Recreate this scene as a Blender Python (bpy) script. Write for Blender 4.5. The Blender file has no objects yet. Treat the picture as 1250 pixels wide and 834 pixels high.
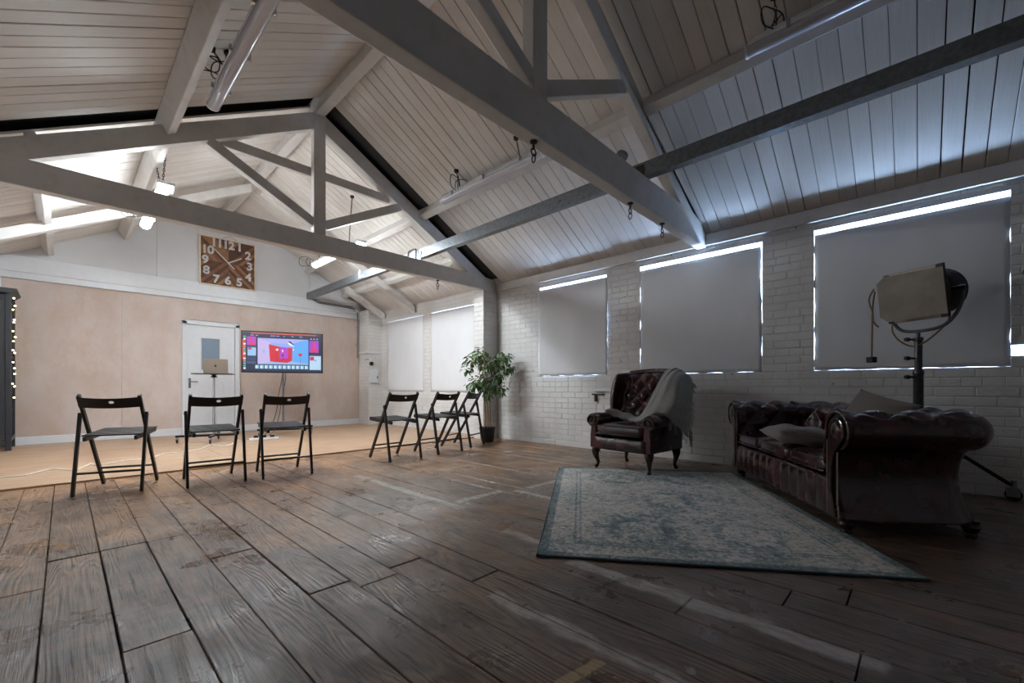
import bpy, bmesh, math, random
from mathutils import Vector, Matrix
random.seed(7)
sc = bpy.context.scene
COL = sc.collection
R = math.radians

# ---------------------------------------------------------------- camera
cam_d = bpy.data.cameras.new('camera')
cam = bpy.data.objects.new('camera', cam_d); COL.objects.link(cam)
cam_d.sensor_width = 36.0
cam_d.lens = 520.5 / 1250 * 36.0
cam_d.shift_y = (472.7 - 417.0) / 1250
cam_d.clip_start = 0.02
cam.location = (0, 0, 0.83)
cam.rotation_euler = (R(90), 0, -0.8095)
sc.camera = cam
# ---------------------------------------------------------------- view
vs = sc.view_settings
vs.view_transform = 'Standard'; vs.look = 'None'; vs.gamma = 1.0; vs.use_curve_mapping = False
vs.exposure = 1.24
sc.cycles.max_bounces = 14; sc.cycles.diffuse_bounces = 10; sc.cycles.glossy_bounces = 4
# ---------------------------------------------------------------- world: pale overcast sky
w = bpy.data.worlds.new('sky'); sc.world = w; w.use_nodes = True
wb = w.node_tree.nodes['Background']
wb.inputs[0].default_value = (0.62, 0.78, 1.0, 1); wb.inputs[1].default_value = 4.0

# daylight standing outside each window of the right wall (y0, y1, z0, z1, power)
WINS = [(8.35, 7.09, 0.78, 2.235), (6.76, 5.57, 0.78, 2.245), (4.09, 2.93, 1.0, 2.265),
        (2.38, 1.16, 1.0, 2.265), (0.70, -0.485, 1.0, 2.265)]
WIN_POWER = [8, 20, 220, 420, 500]
# light thrown back up into the windows by the sunlit yard outside
for (a, b, z0, z1), p in zip(WINS, WIN_POWER):
    ld = bpy.data.lights.new('yard_light', 'AREA'); ld.shape = 'RECTANGLE'
    ld.size = 1.3; ld.size_y = abs(a - b) + 0.3; ld.energy = p; ld.color = (0.42, 0.64, 1.0)
    lo = bpy.data.objects.new('yard_light', ld); COL.objects.link(lo)
    lo.location = (6.05, (a + b) / 2, 0.95)
    lo.rotation_euler = Vector((1.17, 0, -1.33)).to_track_quat('Z', 'Y').to_euler()
TUBE_EMIT = 74.0; ADDED_FLOOD_EMIT = 480.0

# ================================================================ helpers
class MB:
    def __init__(s): s.v = []; s.f = []; s.m = []
    def add(s, vs_, fs, mi=0):
        o = len(s.v); s.v += [tuple(p) for p in vs_]
        s.f += [tuple(i + o for i in f) for f in fs]; s.m += [mi] * len(fs); return s
    def box(s, x0, x1, y0, y1, z0, z1, mi=0):
        v = [(x0,y0,z0),(x1,y0,z0),(x1,y1,z0),(x0,y1,z0),(x0,y0,z1),(x1,y0,z1),(x1,y1,z1),(x0,y1,z1)]
        return s.add(v, [(0,3,2,1),(4,5,6,7),(0,1,5,4),(1,2,6,5),(2,3,7,6),(3,0,4,7)], mi)
    def beam(s, p0, p1, wd, ht, up=(0,0,1), mi=0):
        p0, p1, up = Vector(p0), Vector(p1), Vector(up)
        d = (p1 - p0).normalized(); sd = d.cross(up).normalized(); u = sd.cross(d).normalized()
        v = []
        for p in (p0, p1):
            for a, b in ((-1,-1),(1,-1),(1,1),(-1,1)): v.append(p + sd * (a * wd / 2) + u * (b * ht / 2))
        return s.add(v, [(0,1,2,3),(7,6,5,4),(0,4,5,1),(1,5,6,2),(2,6,7,3),(3,7,4,0)], mi)
    def tube(s, pts, r, n=8, caps=True, mi=0, closed=False):
        pts = [Vector(p) for p in pts]; N = len(pts)
        rs = r if isinstance(r, (list, tuple)) else [r] * N
        t0 = (pts[1] - pts[0]).normalized()
        ref = Vector((0,0,1)) if abs(t0.z) < 0.9 else Vector((1,0,0))
        nrm = t0.cross(ref).normalized(); v = []
        for i, p in enumerate(pts):
            if closed: t = (pts[(i+1) % N] - pts[i-1]).normalized()
            else: t = (pts[min(i+1, N-1)] - pts[max(i-1, 0)]).normalized()
            nrm = (nrm - t * nrm.dot(t)).normalized(); b = t.cross(nrm)
            for k in range(n):
                a = 2 * math.pi * k / n
                v.append(p + (nrm * math.cos(a) + b * math.sin(a)) * rs[i])
        f = []
        for i in range(N if closed else N - 1):
            j = (i + 1) % N
            for k in range(n):
                f.append((i*n + k, i*n + (k+1) % n, j*n + (k+1) % n, j*n + k))
        if caps and not closed:
            f.append(tuple(range(n - 1, -1, -1))); f.append(tuple((N-1)*n + k for k in range(n)))
        return s.add(v, f, mi)
    def lathe(s, prof, n=16, c=(0,0,0), mi=0, axis='z'):
        v = []; f = []
        for (r_, z) in prof:
            for k in range(n):
                a = 2 * math.pi * k / n; x, y = r_ * math.cos(a), r_ * math.sin(a)
                if axis == 'z': p = (x, y, z)
                elif axis == 'y': p = (x, z, -y)
                else: p = (z, x, y)
                v.append((p[0] + c[0], p[1] + c[1], p[2] + c[2]))
        P = len(prof)
        for i in range(P - 1):
            for k in range(n): f.append((i*n + k, i*n + (k+1) % n, (i+1)*n + (k+1) % n, (i+1)*n + k))
        f.append(tuple(range(n - 1, -1, -1))); f.append(tuple((P-1)*n + k for k in range(n)))
        return s.add(v, f, mi)
    def ball(s, c, r, n=8, m=6, sz=1.0, mi=0):
        prof = [(max(r * math.sin(math.pi * i / m), 1e-4), -r * sz * math.cos(math.pi * i / m)) for i in range(m + 1)]
        return s.lathe(prof, n, c, mi)
    def grid(s, fn, nu, nv, mi=0, closeu=False, closev=False):
        v = []; f = []
        for j in range(nv + (0 if closev else 1)):
            for i in range(nu + (0 if closeu else 1)): v.append(tuple(fn(i / nu, j / nv)))
        W = nu + (0 if closeu else 1); H = nv + (0 if closev else 1)
        for j in range(nv):
            for i in range(nu):
                a = j*W + i; b = j*W + (i+1) % W; c = ((j+1) % H)*W + (i+1) % W; d = ((j+1) % H)*W + i
                f.append((a, b, c, d))
        return s.add(v, f, mi)
    def prism(s, poly, fn0, fn1, mi=0):
        """poly: 2-D outline; fn0/fn1 map (a,b)->3-D point for the two ends"""
        n = len(poly); v = [fn0(*p) for p in poly] + [fn1(*p) for p in poly]
        f = [tuple(range(n - 1, -1, -1)), tuple(range(n, 2*n))]
        f += [(i, (i+1) % n, n + (i+1) % n, n + i) for i in range(n)]
        return s.add(v, f, mi)
    def build(s, name, mat, parent=None, smooth=False, bevel=0, solid=0, sub=0, seg=2):
        me = bpy.data.meshes.new(name); me.from_pydata(s.v, [], s.f)
        mats = mat if isinstance(mat, (list, tuple)) else [mat]
        for m in mats: me.materials.append(m)
        if len(mats) > 1:
            for p, mi in zip(me.polygons, s.m): p.material_index = mi
        bm = bmesh.new(); bm.from_mesh(me)
        bmesh.ops.recalc_face_normals(bm, faces=bm.faces); bm.to_mesh(me); bm.free()
        if smooth:
            for p in me.polygons: p.use_smooth = True
            if smooth != 'all':
                me.update()
                try: me.set_sharp_from_angle(angle=R(42))
                except Exception: pass
        o = bpy.data.objects.new(name, me); COL.objects.link(o)
        if parent is not None: o.parent = parent
        if solid:
            md = o.modifiers.new('solid', 'SOLIDIFY'); md.thickness = solid; md.offset = 0
        if bevel:
            md = o.modifiers.new('bevel', 'BEVEL'); md.width = bevel; md.segments = seg; md.limit_method = 'ANGLE'
        if sub:
            md = o.modifiers.new('sub', 'SUBSURF'); md.levels = sub; md.render_levels = sub
        return o

def box(name, mat, parent, x0, x1, y0, y1, z0, z1, bevel=0, smooth=False):
    return MB().box(x0, x1, y0, y1, z0, z1).build(name, mat, parent, smooth, bevel)
def empty(name, loc=(0,0,0), rz=0):
    o = bpy.data.objects.new(name, None); COL.objects.link(o)
    o.empty_display_size = 0.1; o.location = loc; o.rotation_euler = (0, 0, rz); return o
def tag(o, label, cat, group=None):
    o['label'] = label; o['category'] = cat
    if group: o['group'] = group
    return o
def struct(o, label=None):
    o['kind'] = 'structure'
    if label: o['label'] = label
    return o
def copy_tree(o, parent=None):
    c = o.copy(); COL.objects.link(c)
    if parent is not None: c.parent = parent
    for ch in list(o.children): copy_tree(ch, c)
    return c
def catmull(pts, n=6):
    pts = [Vector(p) for p in pts]; out = []
    P = [pts[0]] + pts + [pts[-1]]
    for i in range(1, len(P) - 2):
        p0, p1, p2, p3 = P[i-1], P[i], P[i+1], P[i+2]
        for k in range(n):
            t = k / n
            out.append(0.5 * ((2*p1) + (-p0 + p2)*t + (2*p0 - 5*p1 + 4*p2 - p3)*t*t + (-p0 + 3*p1 - 3*p2 + p3)*t*t*t))
    out.append(pts[-1]); return out

# ================================================================ materials
def srgb(r, g, b):
    f = lambda c: (c/255/12.92 if c/255 <= 0.04045 else ((c/255 + 0.055)/1.055)**2.4)
    return (f(r), f(g), f(b), 1)
class NT:
    def __init__(s, name):
        s.mat = bpy.data.materials.new(name); s.mat.use_nodes = True
        s.t = s.mat.node_tree; s.b = s.t.nodes['Principled BSDF']
    def n(s, typ, **kw):
        nd = s.t.nodes.new(typ)
        for k, v in kw.items():
            if k.startswith('_'): setattr(nd, k[1:], v)
            else: nd.inputs[k.replace('__', ' ')].default_value = v
        return nd
    def l(s, a, b): s.t.links.new(a, b)
    def coord(s, kind='Object', scale=(1,1,1), rnd=False, rot=(0,0,0)):
        if kind == 'World': src = s.n('ShaderNodeNewGeometry').outputs['Position']
        else: src = s.n('ShaderNodeTexCoord').outputs[kind]
        mp = s.n('ShaderNodeMapping'); mp.inputs['Scale'].default_value = scale; mp.inputs['Rotation'].default_value = rot
        s.l(src, mp.inputs['Vector'])
        if rnd:
            oi = s.n('ShaderNodeObjectInfo'); ml = s.n('ShaderNodeMath', _operation='MULTIPLY'); ml.inputs[1].default_value = 37.0
            s.l(oi.outputs['Random'], ml.inputs[0]); s.l(ml.outputs[0], mp.inputs['Location'])
        return mp.outputs[0]
    def noise(s, vec, scale=5, detail=4, rough=0.55, dist=0):
        nd = s.n('ShaderNodeTexNoise'); nd.inputs['Scale'].default_value = scale; nd.inputs['Detail'].default_value = detail
        nd.inputs['Roughness'].default_value = rough; nd.inputs['Distortion'].default_value = dist
        if vec is not None: s.l(vec, nd.inputs['Vector'])
        return nd.outputs['Fac']
    def ramp(s, fac, stops):
        nd = s.n('ShaderNodeValToRGB'); e = nd.color_ramp.elements
        while len(e) < len(stops): e.new(0.5)
        for el, (p, c) in zip(e, stops):
            el.position = p; el.color = c if len(c) == 4 else (*c, 1)
        s.l(fac, nd.inputs[0]); return nd.outputs[0]
    def mix(s, fac, a, b, mode='MIX'):
        nd = s.n('ShaderNodeMix', _data_type='RGBA', _blend_type=mode)
        for sock, val in ((nd.inputs[0], fac), (nd.inputs[6], a), (nd.inputs[7], b)):
            if isinstance(val, bpy.types.NodeSocket): s.l(val, sock)
            else: sock.default_value = val
        return nd.outputs[2]
    def math(s, op, a, b=0.0, c=None):
        nd = s.n('ShaderNodeMath', _operation=op)
        for i, val in enumerate((a, b) if c is None else (a, b, c)):
            if isinstance(val, bpy.types.NodeSocket): s.l(val, nd.inputs[i])
            else: nd.inputs[i].default_value = val
        return nd.outputs[0]
    def bump(s, h, strength=0.3, dist=0.01):
        nd = s.n('ShaderNodeBump'); nd.inputs['Strength'].default_value = strength; nd.inputs['Distance'].default_value = dist
        s.l(h, nd.inputs['Height']); s.l(nd.outputs[0], s.b.inputs['Normal'])
    def set(s, **kw):
        for k, v in kw.items():
            k = {'color': 'Base Color', 'rough': 'Roughness', 'metal': 'Metallic', 'spec': 'Specular IOR Level', 'coat': 'Coat Weight',
                 'sheen': 'Sheen Weight', 'emit': 'Emission Color', 'estr': 'Emission Strength', 'trans': 'Transmission Weight', 'ior': 'IOR', 'alpha': 'Alpha'}[k]
            if isinstance(v, bpy.types.NodeSocket): s.l(v, s.b.inputs[k])
            else: s.b.inputs[k].default_value = v
        return s.mat
def plain(name, col, rough=0.5, metal=0.0, var=0.12, scale=12, bump=0.0, stretch=(1,1,1), **kw):
    t = NT(name); v = t.coord('Object', stretch)
    nz = t.noise(v, scale, 4)
    lo = tuple(c * (1 - var) for c in col[:3]) + (1,); hi = tuple(min(1, c * (1 + var)) for c in col[:3]) + (1,)
    c = t.ramp(nz, [(0.3, lo), (0.7, hi)])
    if bump: t.bump(nz, bump, 0.01)
    return t.set(color=c, rough=rough, metal=metal, **kw)

def m_painted_wood(name, col, dirt, rnd=True, grain=(1,1,1), rough=0.55):
    t = NT(name)
    v = t.coord('Object', grain, rnd); a = t.noise(v, 9, 5, 0.6); b = t.noise(t.coord('World', (1.2,1.2,1.2)), 1.4, 3)
    c = t.ramp(a, [(0.28, dirt), (0.48, col), (1, tuple(min(1, x*1.06) for x in col[:3]) + (1,))])
    oi = t.n('ShaderNodeObjectInfo'); sh = t.ramp(oi.outputs['Random'], [(0, (0.88,0.87,0.86,1)), (1, (1,1,1,1))])
    c = t.mix(1.0, c, sh, 'MULTIPLY')
    c = t.mix(1.0, c, t.ramp(b, [(0.3, (0.9,0.89,0.87,1)), (0.7, (1,1,1,1))]), 'MULTIPLY')
    t.bump(a, 0.25, 0.004)
    return t.set(color=c, rough=rough)
M = {}
M['board'] = m_painted_wood('painted ceiling board', srgb(224,219,214), srgb(192,184,176), grain=(1.2,14,1.2))
M['beam'] = m_painted_wood('painted timber', srgb(214,211,208), srgb(203,199,195), grain=(1,1,1))
M['white_wood'] = plain('white gloss paint', srgb(208,209,212), 0.35, var=0.03)
M['white_wall'] = plain('white painted board', srgb(202,202,204), 0.6, var=0.03, scale=3)
M['dark_void'] = plain('dark roof void', (0.012,0.011,0.010), 0.9)
M['outside'] = plain('roof slates', (0.05,0.05,0.055), 0.8)

def m_brick():
    t = NT('white painted brick'); v = t.coord('World')
    a = t.noise(v, 26, 5, 0.65); b = t.noise(v, 1.7, 4); c_ = t.noise(v, 90, 2)
    c = t.ramp(b, [(0.3, srgb(196,192,188)), (0.62, srgb(214,212,210))])
    pits = t.ramp(t.noise(v, 17, 2, 0.4), [(0.235, (0.25,0.23,0.21,1)), (0.262, (1,1,1,1))])
    c = t.mix(1.0, c, pits, 'MULTIPLY')
    t.bump(t.math('ADD', a, t.math('MULTIPLY', c_, 0.3)), 0.55, 0.008)
    return t.set(color=c, rough=0.5)
M['brick'] = m_brick()
M['mortar'] = plain('painted mortar', srgb(196,193,190), 0.7, var=0.1, scale=40, bump=0.4)

def m_plaster():
    t = NT('bare pink plaster'); v = t.coord('World')
    a = t.noise(v, 0.9, 6, 0.65, 0.2); b = t.noise(t.coord('World', (1.0,1,0.4)), 2.3, 6, 0.72, 0.15); cc = t.noise(v, 14, 4)
    c = t.ramp(a, [(0.25, srgb(182,164,152)), (0.5, srgb(190,176,168)), (0.75, srgb(200,188,182))])
    c = t.mix(t.ramp(b, [(0.42, (0,0,0,1)), (0.70, (0.6,0.6,0.6,1))]), c, srgb(180,146,124))
    c = t.mix(t.ramp(t.noise(t.coord('World', (1,1,.6)), 1.6, 6, 0.7, 0.2), [(0.46, (0,0,0,1)), (0.70, (0.7,0.7,0.7,1))]), c, srgb(206,192,184))
    t.bump(cc, 0.1, 0.003)
    return t.set(color=c, rough=0.75)
M['plaster'] = m_plaster()

STRIPES = [(1.845,1.935,2.26,3.85,.8),(1.95,2.42,2.38,2.46,.95),(2.46,2.54,1.85,2.36,1.0),(2.62,3.05,2.29,2.37,.95),
           (2.5,2.95,3.42,3.50,.35),(1.72,1.80,1.42,1.75,.95),(1.62,1.73,0.05,1.22,1.0),(1.145,1.23,0.2,1.25,.9)]
def m_plank():
    t = NT('old floor plank')
    oi = t.n('ShaderNodeObjectInfo')
    v = t.coord('World', (1,1,1), True)
    n1 = t.noise(t.coord('World', (3.2,0.42,1), True), 1.5, 2, 0.45, 0.25)
    rings = t.math('SINE', t.math('MULTIPLY', n1, 150.0))                     # contour lines of the log: cathedral grain
    fib = t.noise(t.coord('World', (60,1.6,1), True), 3, 4, 0.6)
    g = t.math('ADD', t.math('MULTIPLY', fib, 0.8), t.math('MULTIPLY', rings, 0.075))
    c = t.ramp(g, [(0.22, srgb(70,55,43)), (0.40, srgb(128,103,83)), (0.58, srgb(158,130,106)), (0.75, srgb(182,154,129))])
    sh = t.ramp(oi.outputs['Random'], [(0, (0.76,0.74,0.74,1)), (0.5, (0.97,0.93,0.9,1)), (1, (1.12,1.07,1.02,1))])
    c = t.mix(1.0, c, sh, 'MULTIPLY')
    wpos = t.coord('World'); big = t.noise(wpos, 0.75, 5, 0.6, 0.5)
    spw = t.n('ShaderNodeSeparateXYZ'); t.l(t.n('ShaderNodeNewGeometry').outputs['Position'], spw.inputs[0])
    worn = t.math('ADD', big, t.math('MULTIPLY', t.math('SUBTRACT', 2.1, spw.outputs[1]), .08))
    c = t.mix(t.ramp(worn, [(0.42, (0,0,0,1)), (0.62, (0.6,0.6,0.6,1))]), c, srgb(100,88,79))       # worn grey traffic area
    och = t.math('ADD', t.noise(wpos, 1.3, 5, 0.7, 1.2), t.math('MULTIPLY', t.math('SUBTRACT', spw.outputs[1], 3.0), .035))
    c = t.mix(t.ramp(och, [(0.46, (0,0,0,1)), (0.66, (0.75,0.75,0.75,1))]), c, srgb(172,128,88))   # ochre stains
    spots = t.ramp(t.noise(wpos, 13, 3, 0.5), [(0.70, (0,0,0,1)), (0.74, (1,1,1,1))])
    c = t.mix(t.math('MULTIPLY', spots, 0.6), c, srgb(176,170,164))                               # flecks of old paint
    cracks = t.ramp(t.noise(t.coord('World', (12,0.9,1), True), 3.5, 4, 0.6, 0.4), [(0.235, (0.15,0.12,0.1,1)), (0.262, (1,1,1,1))])
    c = t.mix(1.0, c, cracks, 'MULTIPLY')
    knots = t.ramp(t.noise(t.coord('World', (1,.55,1), True), 7.5, 2, 0.4), [(0.235, (0.12,0.10,0.09,1)), (0.262, (1,1,1,1))])
    c = t.mix(1.0, c, knots, 'MULTIPLY')                                                              # nail holes and knots
    grime = t.ramp(t.noise(t.coord('World', (2.5,1.0,1)), 2.8, 6, 0.72, 0.8), [(0.32, (0.50,0.49,0.50,1)), (0.58, (1,1,1,1))])
    c = t.mix(0.85, c, grime, 'MULTIPLY')
    splits = t.ramp(t.noise(t.coord('World', (26,1.1,1), True), 2.0, 3, 0.5, 0.2), [(0.30, (0.1,0.08,0.07,1)), (0.325, (1,1,1,1))])
    c = t.mix(0.8, c, splits, 'MULTIPLY')
    # worn strips of white paint with shapes of their own
    sp = t.n('ShaderNodeSeparateXYZ'); t.l(t.n('ShaderNodeNewGeometry').outputs['Position'], sp.inputs[0])
    wob = t.math('MULTIPLY', t.math('SUBTRACT', t.noise(wpos, 6, 4, 0.6), 0.5), 0.09)
    X = t.math('ADD', sp.outputs[0], wob); Y = t.math('ADD', sp.outputs[1], wob)
    tot = None
    for (x0, x1, y0, y1, k) in STRIPES:
        mx = t.math('SUBTRACT', (x1 - x0) / 2, t.math('ABSOLUTE', t.math('SUBTRACT', X, (x0 + x1) / 2)))
        my = t.math('SUBTRACT', (y1 - y0) / 2, t.math('ABSOLUTE', t.math('SUBTRACT', Y, (y0 + y1) / 2)))
        mm = t.n('ShaderNodeMapRange', _interpolation_type='SMOOTHSTEP'); mm.inputs['From Min'].default_value = -0.004; mm.inputs['From Max'].default_value = 0.026
        mm.inputs['To Max'].default_value = k
        t.l(t.math('MINIMUM', mx, my), mm.inputs['Value'])
        tot = mm.outputs[0] if tot is None else t.math('MAXIMUM', tot, mm.outputs[0])
    wear = t.ramp(t.noise(t.coord('World', (3,1,1)), 9, 5, 0.7), [(0.35, (0.35,0.35,0.35,1)), (0.6, (1,1,1,1))])
    c = t.mix(t.math('MULTIPLY', tot, wear), c, srgb(188,180,172))
    # one strip of yellowed tape
    ty = t.math('SUBTRACT', sp.outputs[1], t.math('MULTIPLY', t.math('SUBTRACT', sp.outputs[0], 1.04), -0.14))
    mx = t.math('SUBTRACT', 0.085, t.math('ABSOLUTE', t.math('SUBTRACT', X, 1.04))); my = t.math('SUBTRACT', 0.022, t.math('ABSOLUTE', t.math('SUBTRACT', ty, 0.712)))
    mm = t.n('ShaderNodeMapRange'); mm.inputs['From Min'].default_value = 0; mm.inputs['From Max'].default_value = 0.006; t.l(t.math('MINIMUM', mx, my), mm.inputs['Value'])
    c = t.mix(mm.outputs[0], c, srgb(172,150,112))
    rg = t.ramp(t.noise(wpos, 2.6, 5, 0.65), [(0.34, (0.20,0.20,0.20,1)), (0.62, (0.50,0.50,0.50,1))])
    hgt = t.math('ADD', t.math('MULTIPLY', rings, .10), t.math('ADD', t.math('MULTIPLY', fib, .35), t.math('MULTIPLY', t.noise(v, 5, 4), 0.45)))
    hgt = t.math('ADD', hgt, t.math('MULTIPLY', splits, .25))
    t.bump(hgt, 0.8, 0.010)
    return t.set(color=c, rough=rg, spec=0.5)
M['plank'] = m_plank()
def m_newfloor():
    t = NT('pale newer floor'); oi = t.n('ShaderNodeObjectInfo')
    g = t.noise(t.coord('World', (0.6,6,1), True), 5, 6, 0.6, 0.5)
    c = t.ramp(g, [(0.25, srgb(146,116,90)), (0.5, srgb(170,140,113)), (0.75, srgb(186,160,134))])
    c = t.mix(1.0, c, t.ramp(oi.outputs['Random'], [(0, (0.92,0.9,0.88,1)), (1, (1,1,1,1))]), 'MULTIPLY')
    c = t.mix(t.ramp(t.noise(t.coord('World'), 1.1, 5, 0.65, 0.7), [(0.5, (0,0,0,1)), (0.75, (0.6,0.6,0.6,1))]), c, srgb(140,104,80))
    t.bump(g, 0.12, 0.004)
    return t.set(color=c, rough=0.42)
M['newfloor'] = m_newfloor()
def m_blind():
    t = NT('white blackout blind'); a = t.noise(t.coord('World', (1,1,0.6)), 2.2, 4, 0.5, 0.4)
    c = t.ramp(a, [(0.3, srgb(206,206,208)), (0.7, srgb(214,214,216))])
    t.bump(a, 0.35, 0.05)
    return t.set(color=c, rough=0.75)
M['blind'] = m_blind()
M['galv'] = plain('galvanised steel', srgb(120,124,128), 0.42, 0.75, 0.22, 30, 0.05)
M['black_wood'] = plain('black stained wood', srgb(26,24,24), 0.38, var=0.25, scale=20, stretch=(1,1,0.2))
M['black_metal'] = plain('black metal', srgb(24,24,26), 0.4, 0.4)
M['grey_metal'] = plain('grey metal', srgb(120,122,126), 0.35, 0.7)
M['chrome'] = plain('bright steel', srgb(190,192,196), 0.22, 0.95, 0.05)
M['rubber'] = plain('black rubber', srgb(26,26,28), 0.7)
M['cable'] = plain('dark cable', srgb(44,38,34), 0.6)
M['white_cable'] = plain('white cable', srgb(220,216,208), 0.5)
M['rust'] = plain('rusty iron', srgb(58,42,32), 0.7, 0.3, 0.4, 40)
def m_leather(name, lo, mid, hi):
    t = NT(name); v = t.coord('Object')
    a = t.noise(v, 5.5, 4, 0.6); cell = t.n('ShaderNodeTexVoronoi'); cell.inputs['Scale'].default_value = 170; t.l(v, cell.inputs['Vector'])
    c = t.ramp(a, [(0.3, lo), (0.55, mid), (0.8, hi)])
    t.bump(t.math('ADD', cell.outputs['Distance'], t.math('MULTIPLY', a, 0.6)), 0.12, 0.004)
    return t.set(color=c, rough=t.ramp(a, [(0.3, (0.18,0.18,0.18,1)), (0.7, (0.33,0.33,0.33,1))]), spec=0.6, coat=0.35)
M['leather'] = m_leather('oxblood leather', srgb(18,4,6), srgb(48,7,11), srgb(92,16,21))
M['leather_dark'] = m_leather('dark oxblood leather', srgb(14,4,5), srgb(28,6,8), srgb(42,9,12))
M['dark_wood'] = plain('dark polished wood', srgb(44,26,20), 0.25, var=0.25)
M['brass'] = plain('aged brass', srgb(182,172,156), 0.3, 0.8)
def m_knit(name, col):
    t = NT(name); v = t.coord('Object'); wv = t.n('ShaderNodeTexWave'); wv.inputs['Scale'].default_value = 60; wv.inputs['Distortion'].default_value = 3
    t.l(v, wv.inputs['Vector']); a = t.noise(v, 120, 3)
    lo = tuple(c*0.5 for c in col[:3]) + (1,)
    t.bump(t.math('ADD', wv.outputs['Fac'], a), 0.5, 0.006)
    return t.set(color=t.ramp(t.math('ADD', t.math('MULTIPLY', a, 0.6), t.math('MULTIPLY', wv.outputs['Fac'], 0.3)), [(0.25, lo), (0.7, col)]), rough=0.9, sheen=0.2)
M['throw'] = m_knit('grey knitted wool', srgb(178,176,170))
M['linen'] = m_knit('grey linen', srgb(158,150,146))
M['taupe'] = m_knit('taupe linen', srgb(140,126,118))
M['pot'] = plain('black plastic pot', srgb(34,36,40), 0.45)
M['trunk'] = plain('pale bark', srgb(150,116,84), 0.8, var=0.3, scale=30)
M['soil'] = plain('soil', srgb(40,30,24), 0.95)
def m_leaf():
    t = NT('ficus leaf'); a = t.noise(t.coord('World'), 14, 3); 
    return t.set(color=t.ramp(a, [(0.3, srgb(58,86,48)), (0.55, srgb(96,128,74)), (0.75, srgb(138,164,106))]), rough=0.38)
M['leaf'] = m_leaf()
M['cabinet'] = plain('charcoal painted wood', srgb(46,46,50), 0.5, var=0.1)
M['cabinet_in'] = plain('black cabinet inside', srgb(20,19,20), 0.6)
def emis(name, col, k):
    t = NT(name); return t.set(color=(0.02,0.02,0.02,1), emit=col, estr=k, rough=0.4)
M['fairy'] = emis('fairy bulb', (1, 0.70, 0.30, 1), 6.0)
M['tube_on'] = emis('lit fluorescent diffuser', (0.87, 0.95, 1.0, 1), TUBE_EMIT)
M['tube_on_worn'] = emis('lit older fluorescent diffuser', (0.87, 0.95, 1.0, 1), TUBE_EMIT * 0.50)  # right-hand tube, set weaker to balance the light on the far blinds
M['flood_tube_on'] = emis('lit flood lens', (0.87, 0.95, 1.0, 1), ADDED_FLOOD_EMIT * 0.5)  # added floods: extra fill light for the middle bay
M['flood_tube_on_worn'] = emis('lit brighter flood lens', (0.87, 0.95, 1.0, 1), ADDED_FLOOD_EMIT * 1.15)
M['fixture'] = plain('white fixture housing', srgb(206,206,208), 0.4)
t = NT('clear ribbed diffuser'); M['diffuser'] = t.set(color=srgb(176,174,180), rough=0.16, coat=0.6, spec=0.6)
t = NT('window glass'); M['glass'] = t.set(color=(0.9,0.95,1,1), rough=0.05, trans=1.0, ior=1.02)
t = NT('frosted grey door pane'); M['door_pane'] = t.set(color=srgb(128,142,158), rough=0.25, spec=0.5)
# clear glass that lets daylight straight through
t = NT('window glass'); tr = t.n('ShaderNodeBsdfTransparent'); gl = t.n('ShaderNodeBsdfGlossy'); gl.inputs['Roughness'].default_value = 0.03
mx_ = t.n('ShaderNodeMixShader'); mx_.inputs[0].default_value = 0.06; t.l(tr.outputs[0], mx_.inputs[1]); t.l(gl.outputs[0], mx_.inputs[2])
t.l(mx_.outputs[0], t.t.nodes['Material Output'].inputs[0]); M['glass'] = t.mat

# ================================================================ the shell
WX = 4.88; LX = -0.82; CX = 2.03; GY = 9.10; BY = -2.6; SEAM = 5.27; FZ = 0.014
ZR = 4.12; SL = 0.565                                 # underside of the roof boards: z = ZR - SL*|x-CX|
roofz = lambda x: ZR - SL * abs(x - CX)

# ---- floor
fl = box('floor', M['dark_void'], None, LX - .3, WX + .3, BY - .2, GY + .2, -0.25, -0.028)
struct(fl, 'old timber floor of wide worn boards')
edges = [-0.82,-0.60,-0.405,-0.225,-0.058,0.122,0.305,0.485,0.675,0.85,1.03,1.2,1.365,1.54,1.715]
while edges[-1] < WX - 0.2: edges.append(edges[-1] + random.uniform(0.165, 0.19))
edges[-1] = WX
fixed = {0.122: [1.805, 3.0], 0.305: [3.0], 0.675: [1.768], 1.03: [1.76], 1.2: [1.385], -0.058: [3.0]}
pm = bpy.data.meshes.new('plank')
tmp = MB(); e_ = 0.012
for (i, (x, y, z)) in enumerate([(-.5,-.5,-1),(.5,-.5,-1),(.5,.5,-1),(-.5,.5,-1),(-.5,-.5,-.12),(.5,-.5,-.12),(.5,.5,-.12),(-.5,.5,-.12),(-.485,-.499,0),(.485,-.499,0),(.485,.499,0),(-.485,.499,0)]): tmp.v.append((x,y,z))
tmp.f = [(0,3,2,1),(0,1,5,4),(1,2,6,5),(2,3,7,6),(3,0,4,7),(4,5,9,8),(5,6,10,9),(6,7,11,10),(7,4,8,11),(8,9,10,11)]
pm.from_pydata(tmp.v, [], tmp.f); pm.materials.append(M['plank']); pm.update()
for i in range(len(edges) - 1):
    x0, x1 = edges[i], edges[i+1]
    br = list(fixed.get(round(x0, 3), []))
    if not br: br = [random.uniform(0.6, 4.4)]
    if x0 > 1.3: br.append(random.uniform(-1.2, 0.4))
    ys = [BY] + sorted(br) + [SEAM]
    for a, b in zip(ys[:-1], ys[1:]):
        if b - a < 0.15: continue
        o = bpy.data.objects.new('plank', pm); COL.objects.link(o); o.parent = fl
        gap = random.choice((.002,.003,.003,.004,.008))
        o.location = ((x0 + x1)/2, (a + b)/2, random.uniform(-0.0035, 0)); o.scale = (x1 - x0 - gap, b - a - 0.005, 0.026)
        o.rotation_euler = (0, random.uniform(-0.006, 0.006), 0)
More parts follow.
